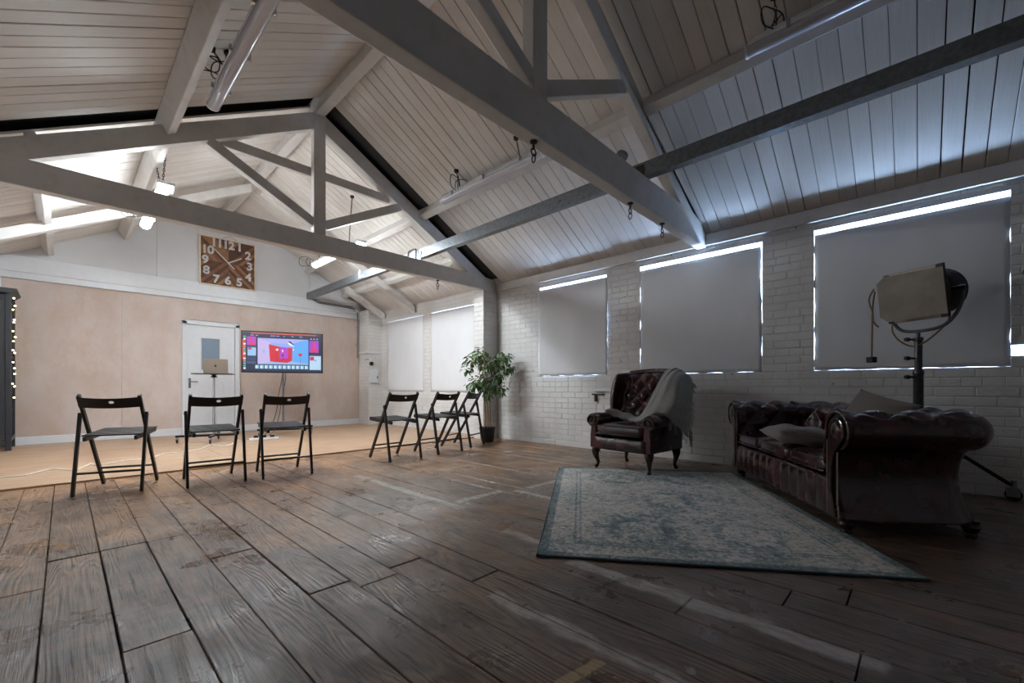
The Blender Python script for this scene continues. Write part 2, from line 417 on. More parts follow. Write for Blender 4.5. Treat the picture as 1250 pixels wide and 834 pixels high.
# newer pale floor of wide sheets, a little higher
sm = bpy.data.meshes.new('floor_sheet'); b_ = MB().box(-.5,.5,-.5,.5,-1,0); sm.from_pydata(b_.v, [], b_.f); sm.materials.append(M['newfloor']); sm.update()
ys = [SEAM, 6.02, 6.79, 7.56, 8.33, GY]
for r_ in range(5):
    xs = [LX] + [LX + (0.9 if r_ % 2 else 1.9) + k * 1.22 for k in range(5) if LX + (0.9 if r_ % 2 else 1.9) + k * 1.22 < WX - .2] + [WX]
    for a, b in zip(xs[:-1], xs[1:]):
        o = bpy.data.objects.new('floor_sheet', sm); COL.objects.link(o); o.parent = fl
        o.location = ((a + b)/2, (ys[r_] + ys[r_+1])/2, FZ); o.scale = (b - a - .003, ys[r_+1] - ys[r_] - .003, 0.05)

# ---- right wall with window openings
OPEN = [(7.06, 8.38, 0.76, 2.250), (5.54, 6.79, 0.76, 2.262), (2.945, 4.075, 0.995, 2.300), (1.145, 2.475, 0.985, 2.305),
        (-0.500, 0.712, 0.985, 2.305), (-0.592, -0.500, 1.065, 1.145)]
T_ = 0.30
def in_open(y, z): return any(a < y < b and c < z < d for a, b, c, d in OPEN)
ysb = sorted({BY, GY} | {v for o in OPEN for v in o[:2]}); zsb = sorted({-0.2, 2.66} | {v for o in OPEN for v in o[2:]})
wm = MB()
vid = {}
def V_(x, y, z):
    k = (round(x,4), round(y,4), round(z,4))
    if k not in vid: vid[k] = len(wm.v); wm.v.append(k)
    return vid[k]
solid = {}
for i in range(len(ysb) - 1):
    for j in range(len(zsb) - 1):
        solid[i, j] = not in_open((ysb[i] + ysb[i+1])/2, (zsb[j] + zsb[j+1])/2)
for (i, j), s_ in solid.items():
    if not s_: continue
    y0, y1, z0, z1 = ysb[i], ysb[i+1], zsb[j], zsb[j+1]; a, b = WX, WX + T_
    wm.f.append((V_(a,y0,z0),V_(a,y0,z1),V_(a,y1,z1),V_(a,y1,z0))); wm.f.append((V_(b,y0,z0),V_(b,y1,z0),V_(b,y1,z1),V_(b,y0,z1)))
    if not solid.get((i-1, j), False): wm.f.append((V_(a,y0,z0),V_(b,y0,z0),V_(b,y0,z1),V_(a,y0,z1)))
    if not solid.get((i+1, j), False): wm.f.append((V_(a,y1,z0),V_(a,y1,z1),V_(b,y1,z1),V_(b,y1,z0)))
    if not solid.get((i, j-1), False): wm.f.append((V_(a,y0,z0),V_(a,y1,z0),V_(b,y1,z0),V_(b,y0,z0)))
    if not solid.get((i, j+1), False): wm.f.append((V_(a,y0,z1),V_(b,y0,z1),V_(b,y1,z1),V_(a,y1,z1)))
wm.m = [0] * len(wm.f)
wr = wm.build('wall_right', M['mortar']); struct(wr, 'white painted brick wall with blinded windows')
# bricks: frustum proud of the mortar face. unit brick points to -x
bm_ = bpy.data.meshes.new('brick')
bv = [(0,-.5,-.5),(0,.5,-.5),(0,.5,.5),(0,-.5,.5),(-1,-.482,-.44),(-1,.482,-.44),(-1,.482,.44),(-1,-.482,.44)]
bf = [(4,7,6,5),(0,4,5,1),(1,5,6,2),(2,6,7,3),(3,7,4,0)]
bm_.from_pydata(bv, [], bf); bm_.materials.append(M['brick']); bm_.update()
bricks = []
zc = 0.0; row = 0; PITCH = 0.0755
while zc < 2.50:
    z0, z1 = zc + 0.004, zc + PITCH - 0.004
    header = (row % 4 == 3); L = 0.115 if header else 0.228
    y = BY + (0.057 if header else (0.114 if row % 2 else 0))
    while y < GY:
        segs = [(y + .004, y + L - .004)]
        for (a, b, c, d) in OPEN:
            if z1 > c + .002 and z0 < d - .002:
                if z0 < d and z1 > d and z1 - d > 0.03 or (z1 > c and z0 < c and c - z0 > 0.03): pass
                ns = []
                for (s0, s1) in segs:
                    if s1 <= a or s0 >= b: ns.append((s0, s1))
                    else:
                        if s0 < a: ns.append((s0, a))
                        if s1 > b: ns.append((b, s1))
                segs = ns
        for s0, s1 in segs:
            if s1 - s0 > 0.035 and s1 < GY and not (4.98 < (s0+s1)/2 < 5.21) and not s0 > 8.66:
                bricks.append((s0, s1, z0, z1))
        y += L
    zc += PITCH; row += 1
camv = Vector((0,0,.83))
vis = lambda b: (b[0]+b[1])/2 > -0.72 and b[3] < 2.39
cand = sorted([b for b in bricks if vis(b)], key=lambda b: (Vector((WX,(b[0]+b[1])/2,(b[2]+b[3])/2)) - camv).length)
# leave out those hidden behind the sofa from the picked ones
near = [b for b in cand if not (b[3] < 0.55 and 0.05 < b[0] < 1.0)][:300]; nset = set(near)
for (a, b, c, d) in near:
    o = bpy.data.objects.new('brick', bm_); COL.objects.link(o); o.parent = wr
    o.location = (WX + .0005, (a+b)/2, (c+d)/2); o.scale = (random.uniform(.0025,.006), b - a, d - c); o.rotation_euler = (random.uniform(-.008,.008), 0, 0)
rest = MB()
for (a, b, c, d) in bricks:
    if (a, b, c, d) in nset: continue
    k = random.uniform(.0025, .006)
    rest.add([(WX + .0005 + v[0]*k, (a+b)/2 + v[1]*(b-a), (c+d)/2 + v[2]*(d-c)) for v in bv], bf)
ro = rest.build('brickwork', M['brick'], wr); ro['kind'] = 'stuff'; ro['label'] = 'white painted brick courses'

def brick_pier(name, x0, x1, y0, y1, z1, label):
    pr = box(name, M['mortar'], None, x0, x1, y0, y1, 0 if y0 < SEAM else FZ, z1); struct(pr, label)
    mb = MB(); z = 0.0; k = 0
    while z + PITCH < z1:
        c, d = z + .004, z + PITCH - .004
        nb = max(1, round((x1 - x0) / 0.22)); cuts = [x0 + (x1-x0) * q / nb for q in range(nb + 1)] if k % 2 == 0 else [x0] + [x0 + (x1-x0) * (q+.5) / nb for q in range(nb)] + [x1]
        for a, b in zip(cuts[:-1], cuts[1:]):
            q = random.uniform(.002,.005)
            mb.add([((a+b)/2 + v[1]*(b-a-.006), y0 + v[0]*q, (c+d)/2 + v[2]*(d-c)) for v in bv], bf)
        nb = max(1, round((y1 - y0) / 0.22)); cuts = [y0 + (y1-y0) * q / nb for q in range(nb + 1)] if k % 2 else [y0] + [y0 + (y1-y0) * (q+.5) / nb for q in range(nb)] + [y1]
        for a, b in zip(cuts[:-1], cuts[1:]):
            q = random.uniform(.002,.005)
            mb.add([(x0 + v[0]*q, (a+b)/2 + v[1]*(b-a-.006), (c+d)/2 + v[2]*(d-c)) for v in bv], bf)
        z += PITCH; k += 1
    o = mb.build('brickwork', M['brick'], pr); o['kind'] = 'stuff'
    return pr
brick_pier('wall_pier', 4.58, WX, 4.985, 5.215, 2.372, 'white brick pier under the far roof truss')
pc = brick_pier('wall_corner_pier', 4.565, WX, 8.66, GY, 2.52, 'white brick pier in the far right corner')
led = MB().box(4.53, WX, 8.625, GY, 1.56, 1.60).build('ledge', M['white_wood'], pc, bevel=.006)

# ---- far gable wall
wf = MB().prism([(LX-.3,-.2),(WX+.3,-.2),(WX+.3,2.45),(CX,4.25),(LX-.3,2.45)], lambda a,b:(a,GY+.02,b), lambda a,b:(a,GY+.25,b)).build('wall_far', M['white_wall'])
struct(wf, 'far gable wall, pink plaster below white boarding')
for (a, b, c, d) in ((-.60,.618,FZ,2.345),(.622,1.383,FZ,2.345),(1.383,2.227,2.0,2.345),(2.227,4.56,FZ,2.345)):
    MB().box(a, b, GY, GY+.03, c, d).build('plaster_panel', M['plaster'], wf)
box('lower_ledge_board', M['white_wood'], wf, LX, WX, GY-.035, GY+.03, 2.345, 2.436, .004)
box('ledge_board', M['white_wood'], wf, LX, WX, GY-.022, GY+.03, 2.440, 2.664, .004)
for (a, b) in ((LX, -.12), (-.116, 1.05), (1.054, 2.27), (2.274, 3.49), (3.494, WX)):
    zt = lambda x: min(roofz(x) + .03, 4.14)
    poly = [(a, 2.668), (b, 2.668), (b, max(zt(b), 2.68))] + ([(CX, zt(CX))] if a < CX < b else []) + [(a, max(zt(a), 2.68))]
    MB().prism(poly, lambda p,q:(p,GY-.004,q), lambda p,q:(p,GY+.03,q)).build('wall_board', M['white_wall'], wf)
MB().box(-.82,-.60,GY-.03,GY+.03,FZ,2.40).build('corner_board', M['white_wood'], wf, bevel=.004)
sk = MB().box(-.60,1.375,GY-.022,GY,FZ,FZ+.115).box(2.235,4.56,GY-.022,GY,FZ,FZ+.115).build('baseboard_far', M['white_wood'], None, bevel=.004); struct(sk, 'white skirting along the plaster wall')

# ---- unseen walls
wl = box('wall_left', M['white_wall'], None, LX-.3, LX, BY-.2, GY+.2, -.2, 2.66); struct(wl)
wbk = box('wall_back', M['white_wall'], None, LX-.3, WX+.3, BY-.15, BY, -.2, 4.3); struct(wbk)

# ---- roof: dark backing and single boards
bk = MB()
for sgn in (-1, 1):
    xe = CX + sgn * 3.25
    bk.prism([(CX, ZR+.10), (xe, ZR+.10 - SL*3.25), (xe, ZR+.20 - SL*3.25), (CX, ZR+.20)], lambda a,b:(a,BY-.2,b), lambda a,b:(a,GY+.25,b))
ce = bk.build('ceiling', M['dark_void']); struct(ce, 'sloping ceiling lined with white painted boards')
SLOPE_L = math.hypot(1, SL)
rb = bpy.data.meshes.new('ceiling_board')
rv = [(-.5,-.5,1),(.5,-.5,1),(.5,.5,1),(-.5,.5,1),(-.5,-.5,.15),(.5,-.5,.15),(.5,.5,.15),(-.5,.5,.15),(-.5,-.47,0),(.5,-.47,0),(.5,.47,0),(-.5,.47,0)]
rb.from_pydata(rv, [], [(0,1,2,3),(0,4,5,1),(1,5,6,2),(2,6,7,3),(3,7,4,0),(4,8,9,5),(5,9,10,6),(6,10,11,7),(7,11,8,4),(8,11,10,9)])
rb.materials.append(M['board']); rb.update()
def roof_board(sgn, y0, y1, d0, d1):
    o = bpy.data.objects.new('ceiling_board', rb); COL.objects.link(o); o.parent = ce
    dm = (d0 + d1)/2; dz = random.uniform(0, .004)
    o.location = (CX + sgn*dm, (y0+y1)/2, ZR - SL*dm + dz)
    o.rotation_euler = (0, sgn * math.atan(SL), 0)
    g = random.choice((.002,.003,.004,.006,.009))
    o.scale = ((d1 - d0) * SLOPE_L, y1 - y0 - g, .02)
for sgn in (-1, 1):
    for (ya, yb) in ((-0.98, 4.90), (5.14, GY - .006)):
        y = ya
        while y < yb - .05:
            y2 = min(y + random.uniform(.114, .134), yb)
            roof_board(sgn, y, y2, .045, 2.86); y = y2
    roof_board(sgn, BY, -0.985, .045, 2.86)

# ---- windows and blinds
for i, ((a, b, c, d), wn) in enumerate(zip(OPEN[:5], WINS)):
    wroot = empty(f'window_{i+1}', (WX + .2, (a+b)/2, c)); struct(wroot)
    hw = (b - a)/2; h = d - c
    for q in ((-hw,-hw+.05,0,h),(hw-.05,hw,0,h),(-hw+.05,hw-.05,0,.05),(-hw+.05,hw-.05,h-.05,h)): box('frame_bar', M['white_wood'], wroot, -.03,.03,q[0],q[1],q[2],q[3])
    for k in range(3):
        p0 = -hw + .05 + (2*hw - .1)*k/3; p1 = -hw + .05 + (2*hw - .1)*(k+1)/3
        box('pane', M['glass'], wroot, -.004, .004, p0 + .012, p1 - .012, .05, h - .05)
        if k < 2: box('mullion', M['white_wood'], wroot, -.025, .025, p1 - .012, p1 + .012, .05, h - .05)
BLINDS = [  # y0, y1, z0, z1, x, label, edge waviness
 (7.045, 8.395, 0.74, 2.240, 4.872, 'narrow-looking white blind farthest along the brick wall, beside the corner pier', 0.002),
 (5.525, 6.805, 0.74, 2.248, 4.872, 'white blind on the far stretch of brick wall just beyond the potted tree', 0.002),
 (2.93, 4.09, 0.9955, 2.262, 4.868, 'white blind on the brick wall between the potted tree and the wing armchair', 0.004),
 (1.1465, 2.4745, 0.9860, 2.258, 4.884, 'creased white blind above and behind the wing armchair', 0.003),
 (-0.5005, 0.7090, 0.9880, 2.260, 4.884, 'wide white blind behind the studio spotlight above the sofa', 0.0025)]
for bi, (y0, y1, z0, z1, x, lab, wob) in enumerate(BLINDS):
    ph = random.uniform(0, 6)
    def f(u, v, y0=y0, y1=y1, z0=z0, z1=z1, x=x, wob=wob, ph=ph, bi=bi):
        y = y0 + (y1-y0)*u; z = z0 + (z1-z0)*v
        if u == 0 or u == 1: y += wob * math.sin(z*17 + ph) * (1 if u else -1) + wob*.6*math.sin(z*41+ph)
        if bi == 3 and u == 0 and v > .58: y += .012
        if v == 0: z += wob * (math.sin(y*23 + ph) + .6*math.sin(y*57))
        cr = 0
        if bi in (1, 2, 3):     # soft diagonal creases from the near top corner
            s_ = (1-u) if bi == 2 else (1-u)
            cr = .006 * math.sin(9*(u*1.3 + v)) * max(0, (1-u)) * v
        return (x - .004*math.sin(u*math.pi) + cr + .0015*math.sin(u*19+ph), y, z)
    o = MB().grid(f, 30, 30).build('window_blind', M['blind'], None, smooth='all', solid=.003)
    tag(o, lab, 'blind', 'blackout blinds on the brick wall')

# ================================================================ roof timbers
PS = 0.55
pin = lambda x: 3.815 - PS*abs(x-CX)     # underside of principal rafters
pout = lambda x: 4.005 - PS*abs(x-CX)    # top of principal rafters
def ext(mb_poly, y0, y1): return MB().prism(mb_poly, lambda a,b:(a,y0,b), lambda a,b:(a,y1,b))
def eye_bolt(parent, x, y, z):
    MB().lathe([(.008,z-.05),(.008,z-.01),(.024,z-.008),(.024,z)],10,(x,y,0)).build('eye_bolt', M['rust'], parent)
    pts = [(x + .022*math.cos(a), y, z - .068 + .022*math.sin(a)) for a in [k*2*math.pi/14 for k in range(14)]]
    MB().tube(pts, .005, 6, closed=True).build('hook_ring', M['rust'], parent)
    pts = [(x, y + .014*math.cos(a), z - .108 + .026*math.sin(a)) for a in [k*2*math.pi/12 for k in range(12)]]
    MB().tube(pts, .004, 6, closed=True).build('shackle', M['rust'], parent)
def truss(yf, z0, z1, label, bolts, collar):
    r_ = empty('roof_truss', (CX, yf + .05, z0)); th = .10
    P = lambda poly, name, a, b, bv=.006: (lambda o: o)(MB().prism(poly, lambda p,q:(p-CX, a-yf-.05, q-z0), lambda p,q:(p-CX, b-yf-.05, q-z0)).build(name, M['beam'], r_, bevel=bv))
    P([(LX+.02,z0),(WX-.02,z0),(WX-.02,z1-.13),(WX-.10,z1-.03),(WX-.36,z1),(LX+.36,z1),(LX+.10,z1-.03),(LX+.02,z1-.13)], 'tie_beam', yf, yf+th)
    P([(CX-.068,z1-.01),(CX+.068,z1-.01),(CX+.068,3.985),(CX-.068,3.985)], 'king_post', yf+.004, yf+th-.004)
    for s_ in (-1, 1):
        xe = 2.62
        P([(CX+s_*.06, pin(CX+.06)),(CX+s_*.06, pout(CX+.06)),(CX+s_*xe, pout(CX+xe)),(CX+s_*(xe-.02), z1-.02),(CX+s_*((3.815-z1)/PS+.02), z1-.01)], 'principal_rafter', yf+.002, yf+th-.002)
        dx, dz = .96, .50; ln = math.hypot(dx, dz); nx, nz = -dz/ln*.05, dx/ln*.05
        a, b = (.06, 2.71), (1.06, 3.235)
        P([(CX+s_*(a[0]+nx), a[1]+nz),(CX+s_*(a[0]-nx), a[1]-nz),(CX+s_*(b[0]-nx), b[1]-nz),(CX+s_*(b[0]+nx), b[1]+nz)], 'strut', yf+.008, yf+th-.012)
    if collar:
        P([(CX-.95,3.27),(CX+.95,3.27),(CX+.95,3.375),(CX-.95,3.375)], 'collar_brace', yf+th, yf+th+.06)
    for (x, y) in bolts:
        eye_bolt(r_, x-CX, y-yf-.05, 0)
    return tag(r_, label, 'truss', 'trusses')
T1 = truss(1.685, 2.362, 2.632, 'large dark-looking timber roof truss nearest the camera, over the wing armchair', [(2.016,1.735),(3.247,1.735),(3.858,1.735)], False)
T2 = truss(4.985, 2.375, 2.594, 'timber roof truss with crossed inner struts farther away, above the row of chairs', [(3.72,5.03)], True)

def rafter(s_, y0, y1, d0, d1, label):
    o = ext([(CX+s_*d0, 4.0-PS*d0-.02),(CX+s_*d0, 3.87-PS*d0-.02),(CX+s_*d1, 3.87-PS*d1-.02),(CX+s_*d1, 4.0-PS*d1-.02)], y0, y1).build('rafter', M['beam'], None, bevel=.005)
    tag(o, label, 'rafter')
rafter(-1, 7.36, 7.46, .06, 2.80, 'white rafter on the left roof slope beyond the far truss')
rafter(1, 7.28, 7.38, .06, 2.80, 'white rafter on the right roof slope coming down between the two far blinds')
rafter(1, 8.44, 8.54, 1.95, 2.80, 'short white rafter end at the corner pier')
def purlin(s_, d, y0, y1, label, wd=.085, dp=.165):
    n = Vector((s_*SL, 0, 1)).normalized(); up = n; c = Vector((CX + s_*d, 0, roofz(CX + d)))
    c = c - n*(dp/2 + .004)
    o = MB().beam((c.x, y0, c.z), (c.x, y1, c.z), wd, dp, up).build('purlin', M['beam'], None, bevel=.006)
    tag(o, label, 'purlin')
purlin(-1, 1.43, BY, GY-.03, 'long white purlin under the left roof slope', .07)
purlin(1, 1.45, BY, GY-.03, 'long white purlin under the right roof slope carrying tube lights', .09, .15)
purlin(-1, 2.23, 5.09, GY-.03, 'lower white purlin on the left slope by the gable wall', .07, .14)
purlin(1, 2.20, 5.09, GY-.03, 'lower white purlin on the right slope above the far blinds', .08, .12)
o = MB().prism([(-.055,3.965),(.055,3.965),(.055,4.16),(-.055,4.16)], lambda a,b:(CX+a,BY,b), lambda a,b:(CX+a,GY-.02,b)).build('ridge_beam', M['beam'], None, bevel=.008)
tag(o, 'white ridge beam along the peak of the roof', 'beam')
o = MB().box(4.832, WX, BY, 4.97, 2.378, 2.50).build('wall_plate', M['beam'], None, bevel=.006)
tag(o, 'white timber wall plate along the top of the brick wall above the blinds', 'beam')
# galvanised channel
ch = empty('steel_channel_beam', (3.46, 0, 2.634)); tag(ch, 'galvanised steel channel beam running the length of the room on the trusses', 'beam')
MB().prism([(-.04,0),(.04,0),(.04,.006),(-.034,.006),(-.034,.119),(.04,.119),(.04,.125),(-.04,.125)], lambda a,b:(a,-1.5,b), lambda a,b:(a,GY-.035,b)).build('channel', M['galv'], ch)
MB().prism([(-.05,-.012),(.03,-.012),(.03,-.003),(-.041,-.003),(-.041,.10),(-.05,.10)], lambda a,b:(a,1.70,b), lambda a,b:(a,1.79,b)).build('bracket', M['rust'], ch)
MB().box(-.05,-.041,5.0,5.08,-.03,.09).build('bracket', M['black_metal'], ch)
MB().tube(catmull([(-.06,5.10,-.02),(-.06,5.10,.10),(-.06,5.12,.135),(-.06,5.26,.135),(-.06,5.30,.10),(-.06,5.30,-.02)],4), .011, 8).build('clamp_handle', M['black_metal'], ch)
MB().prism([(6.63,.02),(6.80,.02),(6.80,.16),(6.75,.16),(6.75,.05),(6.63,.05)], lambda a,b:(-.055,a,b), lambda a,b:(-.041,a,b)).build('clip', M['white_wood'], ch)
for k in range(4): MB().lathe([(.012,-.052),(.012,-.04)],8,(0, 0.2+k*2.4, .06),axis='x').build('bolt', M['galv'], ch)

# ceiling disc
dd = empty('ceiling_detector', (3.80, 2.12, roofz(3.80))); dd.rotation_euler = (0, math.atan(SL), 0)
MB().lathe([(.03,-.05),(.055,-.042),(.06,-.02),(.06,-.001)],20).build('detector_body', M['grey_metal'], dd, smooth=True)
MB().lathe([(.012,-.054),(.02,-.05)],12).build('sensor_dome', M['white_wood'], dd)
tag(dd, 'small round grey detector on the ceiling boards behind the nearest truss', 'detector')

# ================================================================ tube lights
def chain(p0, p1, parent):
    p0, p1 = Vector(p0), Vector(p1); n = max(3, int((p1-p0).length/.028)); mb = MB()
    for i in range(n):
        c = p0.lerp(p1, (i+.5)/n); ax = (p1-p0).normalized(); sd = Vector((1,0,0)) if i % 2 else Vector((0,1,0))
        pts = [c + sd*(.008*math.cos(a)) + ax*(.019*math.sin(a)) for a in [k*math.pi/4 for k in range(8)]]
        mb.tube(pts, .0032, 4, closed=True)
    return mb.build('chain', M['rust'], parent)
def coil(c, r, parent, mat, seed):
    rnd = random.Random(seed); mb = MB()
    for k in range(3):
        tilt = rnd.uniform(-.9,.9); rr = r*rnd.uniform(.5,.95); sq = rnd.uniform(.7,1.1); dx = .05*(k-1)
        pts = [(c[0] + dx + rr*math.cos(a)*math.cos(tilt), c[1] + rr*math.cos(a)*math.sin(tilt), c[2] - .1 + rr*sq*math.sin(a) + .012*math.sin(3*a)) for a in [i*2*math.pi/20 for i in range(20)]]
        mb.tube(pts, .0045, 5, closed=True)
    return mb.build('cable_coil', mat, parent)
def tube_light(x, y0, y1, z, lit, label, chains, coil_at, sd, coilmat='cable', rail=True):
    r_ = empty('tube_light', (x, (y0+y1)/2, z)); hy = (y1-y0)/2
    MB().prism([(-.054,.0),(.054,.0),(.054,.012),(.034,.055),(-.034,.055),(-.054,.012)], lambda a,b:(a,-hy+.005,b), lambda a,b:(a,hy-.005,b)).build('housing', M['fixture'], r_, bevel=.003)
    prof = [(-.055,.012),(-.055,.03),(-.03,.052)] 
    sec = [(.050*math.cos(a), -.005 + .044*math.sin(a)) for a in [math.pi*(0.88 + 1.24*k/16) for k in range(17)]]
    mb = MB().prism(sec, lambda a,b:(a,-hy,b), lambda a,b:(a,hy,b))
    o = mb.build('diffuser', M[lit] if lit else M['diffuser'], r_, smooth=True)
    for s_ in (-1, 1):
        MB().prism([(p*1.03, q*1.03) for p, q in sec], lambda a,b:(a,s_*hy,b), lambda a,b:(a,s_*(hy+.018),b)).build('end_cap', M['fixture'] if not lit else M[lit], r_, smooth=True)
    for k in range(3):
        yy = -hy + .25 + k*(2*hy-.5)/2
        MB().box(.052,.068,yy-.012,yy+.012,-.015,.03).build('clip', M['chrome'], r_); MB().box(-.068,-.052,yy-.012,yy+.012,-.015,.03).build('clip', M['chrome'], r_)
    for (dy, dx) in chains:
        zt = roofz(x+dx) - z
        chain((dx, dy, zt-.01), (0, dy, .06), r_)
        MB().lathe([(.026,zt-.03),(.03,zt-.004)],10,(dx,dy,0)).build('ceiling_hook', M['rust'], r_)
    if coil_at: coil((coil_at[0]-x, coil_at[1]-(y0+y1)/2, coil_at[2]-z), .11, r_, M[coilmat], sd)
    if lit:      # small flood lamp added on the near end to brighten the middle bay
        ct, st_ = math.cos(R(68)), math.sin(R(68))          # aimed 68 degrees down
        f3 = lambda x, a, b: (x, -hy - .05 - a*ct + b*st_, -.02 - a*st_ - b*ct)
        fh = MB().prism([(-.03,-.055),(.015,-.065),(.015,.065),(-.03,.055)], lambda a,b: f3(-.075,a,b), lambda a,b: f3(.075,a,b)).build('flood_housing', M['fixture'], r_, bevel=.003)
        MB().add([f3(-.06,.0158,-.05), f3(.06,.0158,-.05), f3(.06,.0158,.05), f3(-.06,.0158,.05)], [(0,1,2,3)]).build('flood_lens', M['flood_' + lit], fh)
    return tag(r_, label, 'light', 'fluorescent tube lights')
tube_light(.865, 2.72, 4.30, 3.215, False, 'unlit tube light with clear cover hanging under the left roof slope', [(.36,-.10),(.42,.02)], (.80,3.92,3.40), 3)
tube_light(3.30, 2.72, 4.34, 3.185, False, 'unlit tube light along the right purlin between the two trusses', [(.48,-.06),(-.5,-.06)], (3.28,4.02,3.38), 5)
tube_light(3.30, -0.72, 0.86, 3.185, False, 'unlit tube light on the right purlin in front of the nearest truss', [(.62,-.06),(-.5,-.06)], (3.30,0.70,3.38), 8)
tube_light(.71, 5.62, 7.10, 2.895, 'tube_on', 'lit tube light hanging on the left behind the far truss', [(-.62,.03),(-.50,-.06),(.6,0)], (.60,6.95,3.08), 11)
tube_light(2.85, 5.70, 7.18, 2.85, 'tube_on_worn', 'lit tube light hanging on the right behind the far truss', [(-.45,.05),(.6,.04)], (2.78,7.32,3.0), 14)

# ================================================================ door
dr = empty('door_1', (1.805, GY, FZ)); struct(dr, 'white door with a small frosted pane in the plaster wall')
fr = MB()
MB().box(-.425,-.355,-.03,.02,0,1.96).build('frame_post', M['white_wood'], dr, bevel=.006)
MB().box(.355,.425,-.03,.02,0,1.96).build('frame_post', M['white_wood'], dr, bevel=.006)
MB().box(-.425,.425,-.03,.02,1.90,1.965).build('frame_head', M['white_wood'], dr, bevel=.006)
lf = MB()
for q in ((-.352,-.150,.005,1.897),(.118,.352,.005,1.897),(-.150,.118,.005,1.12),(-.150,.118,1.675,1.897)): lf.box(q[0],q[1],-.004,.018,q[2],q[3])
leaf = lf.build('door_leaf', M['white_wood'], dr)
MB().box(-.150,.118,.002,.010,1.12,1.675).build('door_window', M['door_pane'], leaf)
for q in ((-.165,-.150,1.105,1.69),(.118,.133,1.105,1.69),(-.150,.118,1.105,1.12),(-.150,.118,1.675,1.69)): box('glazing_bead', M['white_wood'], leaf, q[0],q[1],-.012,-.003,q[2],q[3])
MB().box(-.335,-.300,-.012,-.003,.80,.97).build('handle_plate', M['chrome'], leaf, bevel=.003)
MB().tube([(-.318,-.01,.91),(-.318,-.05,.91),(-.318,-.055,.91),(-.21,-.055,.908)], .010, 8).build('handle', M['chrome'], leaf, smooth=True)
MB().tube([(.42,-.034,1.0),(.425,-.036,.7),(.40,-.034,.4),(.31,-.03,.15),(.30,-.03,.02)], .004, 5).build('door_cable', M['white_cable'], dr)

# ================================================================ clock
ck = empty('wall_clock', (2.053, GY-.004, 2.636)); tag(ck, 'big square wooden wall clock with white numerals on the gable', 'clock')
H = .434
cm = [plain('clock wood %d' % i, c, 0.55, var=0.18, scale=18) for i, c in enumerate((srgb(92,58,36), srgb(118,78,50), srgb(80,50,34), srgb(136,96,64)))]
MB().box(-H+.01,H-.01,-.025,-.012,.012,2*H-.012).build('clock_back', cm[2], ck)
# chevron strips in four triangular quarters: 'strip' parts
for q in range(4):
    A = q*math.pi/2; ca, sa = math.cos(A), math.sin(A)
    for k in range(6):
        d0, d1 = k*H/6 + .003, (k+1)*H/6 - .001
        for s_ in (-1, 1):
            c0_, c1_, E_ = k*H/6 + .0006, (k+1)*H/6 - .0006, H - .014
            if c1_ > E_: c1_ = E_
            poly = [(c0_, 0), (c1_, 0), (E_, s_*(E_-c1_)), (E_, s_*(E_-c0_))]
            P = [(ca*a_ - sa*b_, sa*a_ + ca*b_) for a_, b_ in poly]
            MB().prism(P, lambda a,b:(a,-.026,b+H), lambda a,b:(a,-.032 - .001*((k+q) % 2),b+H)).build('wood_strip', cm[(k*3 + q*2 + (s_ > 0) + (k*q) % 3) % 4], ck)
frm = plain('pale wood frame', srgb(214,196,174), 0.5)
for a in ((-H,-H+.018,0,2*H),(H-.018,H,0,2*H),(-H+.018,H-.018,0,.018),(-H+.018,H-.018,2*H-.018,2*H)):
    MB().box(a[0],a[1],-.05,0,a[2],a[3]).build('clock_frame', frm, ck)
silver = plain('white numeral', srgb(190,188,186), 0.4)
def num_mesh(txt, size):
    cu = bpy.data.curves.new('num', 'FONT'); cu.body = txt; cu.size = size; cu.align_x = 'CENTER'; cu.align_y = 'CENTER'; cu.extrude = .006; cu.offset = size*.012; cu.bevel_depth = .004; cu.space_character = .92
    ob = bpy.data.objects.new('num', cu); COL.objects.link(ob)
    dg = bpy.context.evaluated_depsgraph_get(); me = bpy.data.meshes.new_from_object(ob.evaluated_get(dg))
    bpy.data.objects.remove(ob); bpy.data.curves.remove(cu); return me
for txt, x, z in (('12',.0,.325),('1',.172,.325),('2',.31,.2),('3',.335,.005),('4',.315,-.195),('5',.167,-.318),('6',-.012,-.318),('7',-.19,-.318),('8',-.335,-.185),('9',-.35,.0),('10',-.315,.18),('11',-.178,.325)):
    me = num_mesh(txt, .195); me.materials.clear(); me.materials.append(silver)
    o = bpy.data.objects.new('numeral', me); COL.objects.link(o); o.parent = ck; o.location = (x, -.042, z + H); o.rotation_euler = (R(90), 0, 0)
def hand(x0, z0, x1, z1, w0, name):
    MB().beam((x0,-.056,z0+H),(x1,-.056,z1+H), .004, w0, (0,0,1)).build(name, silver, ck)
hand(.088,-.088,-.232,.225,.016,'minute_hand'); hand(0,.012,.2,.13,.018,'hour_hand')
MB().lathe([(.016,-.05),(.016,-.062)],12,(0,0,H),axis='y').build('hand_hub', silver, ck)
MB().tube([(-.10,-.015,2*H),(.02,-.012,2*H+.07),(.16,-.015,2*H)], .003, 5).build('hanging_wire', M['cable'], ck)

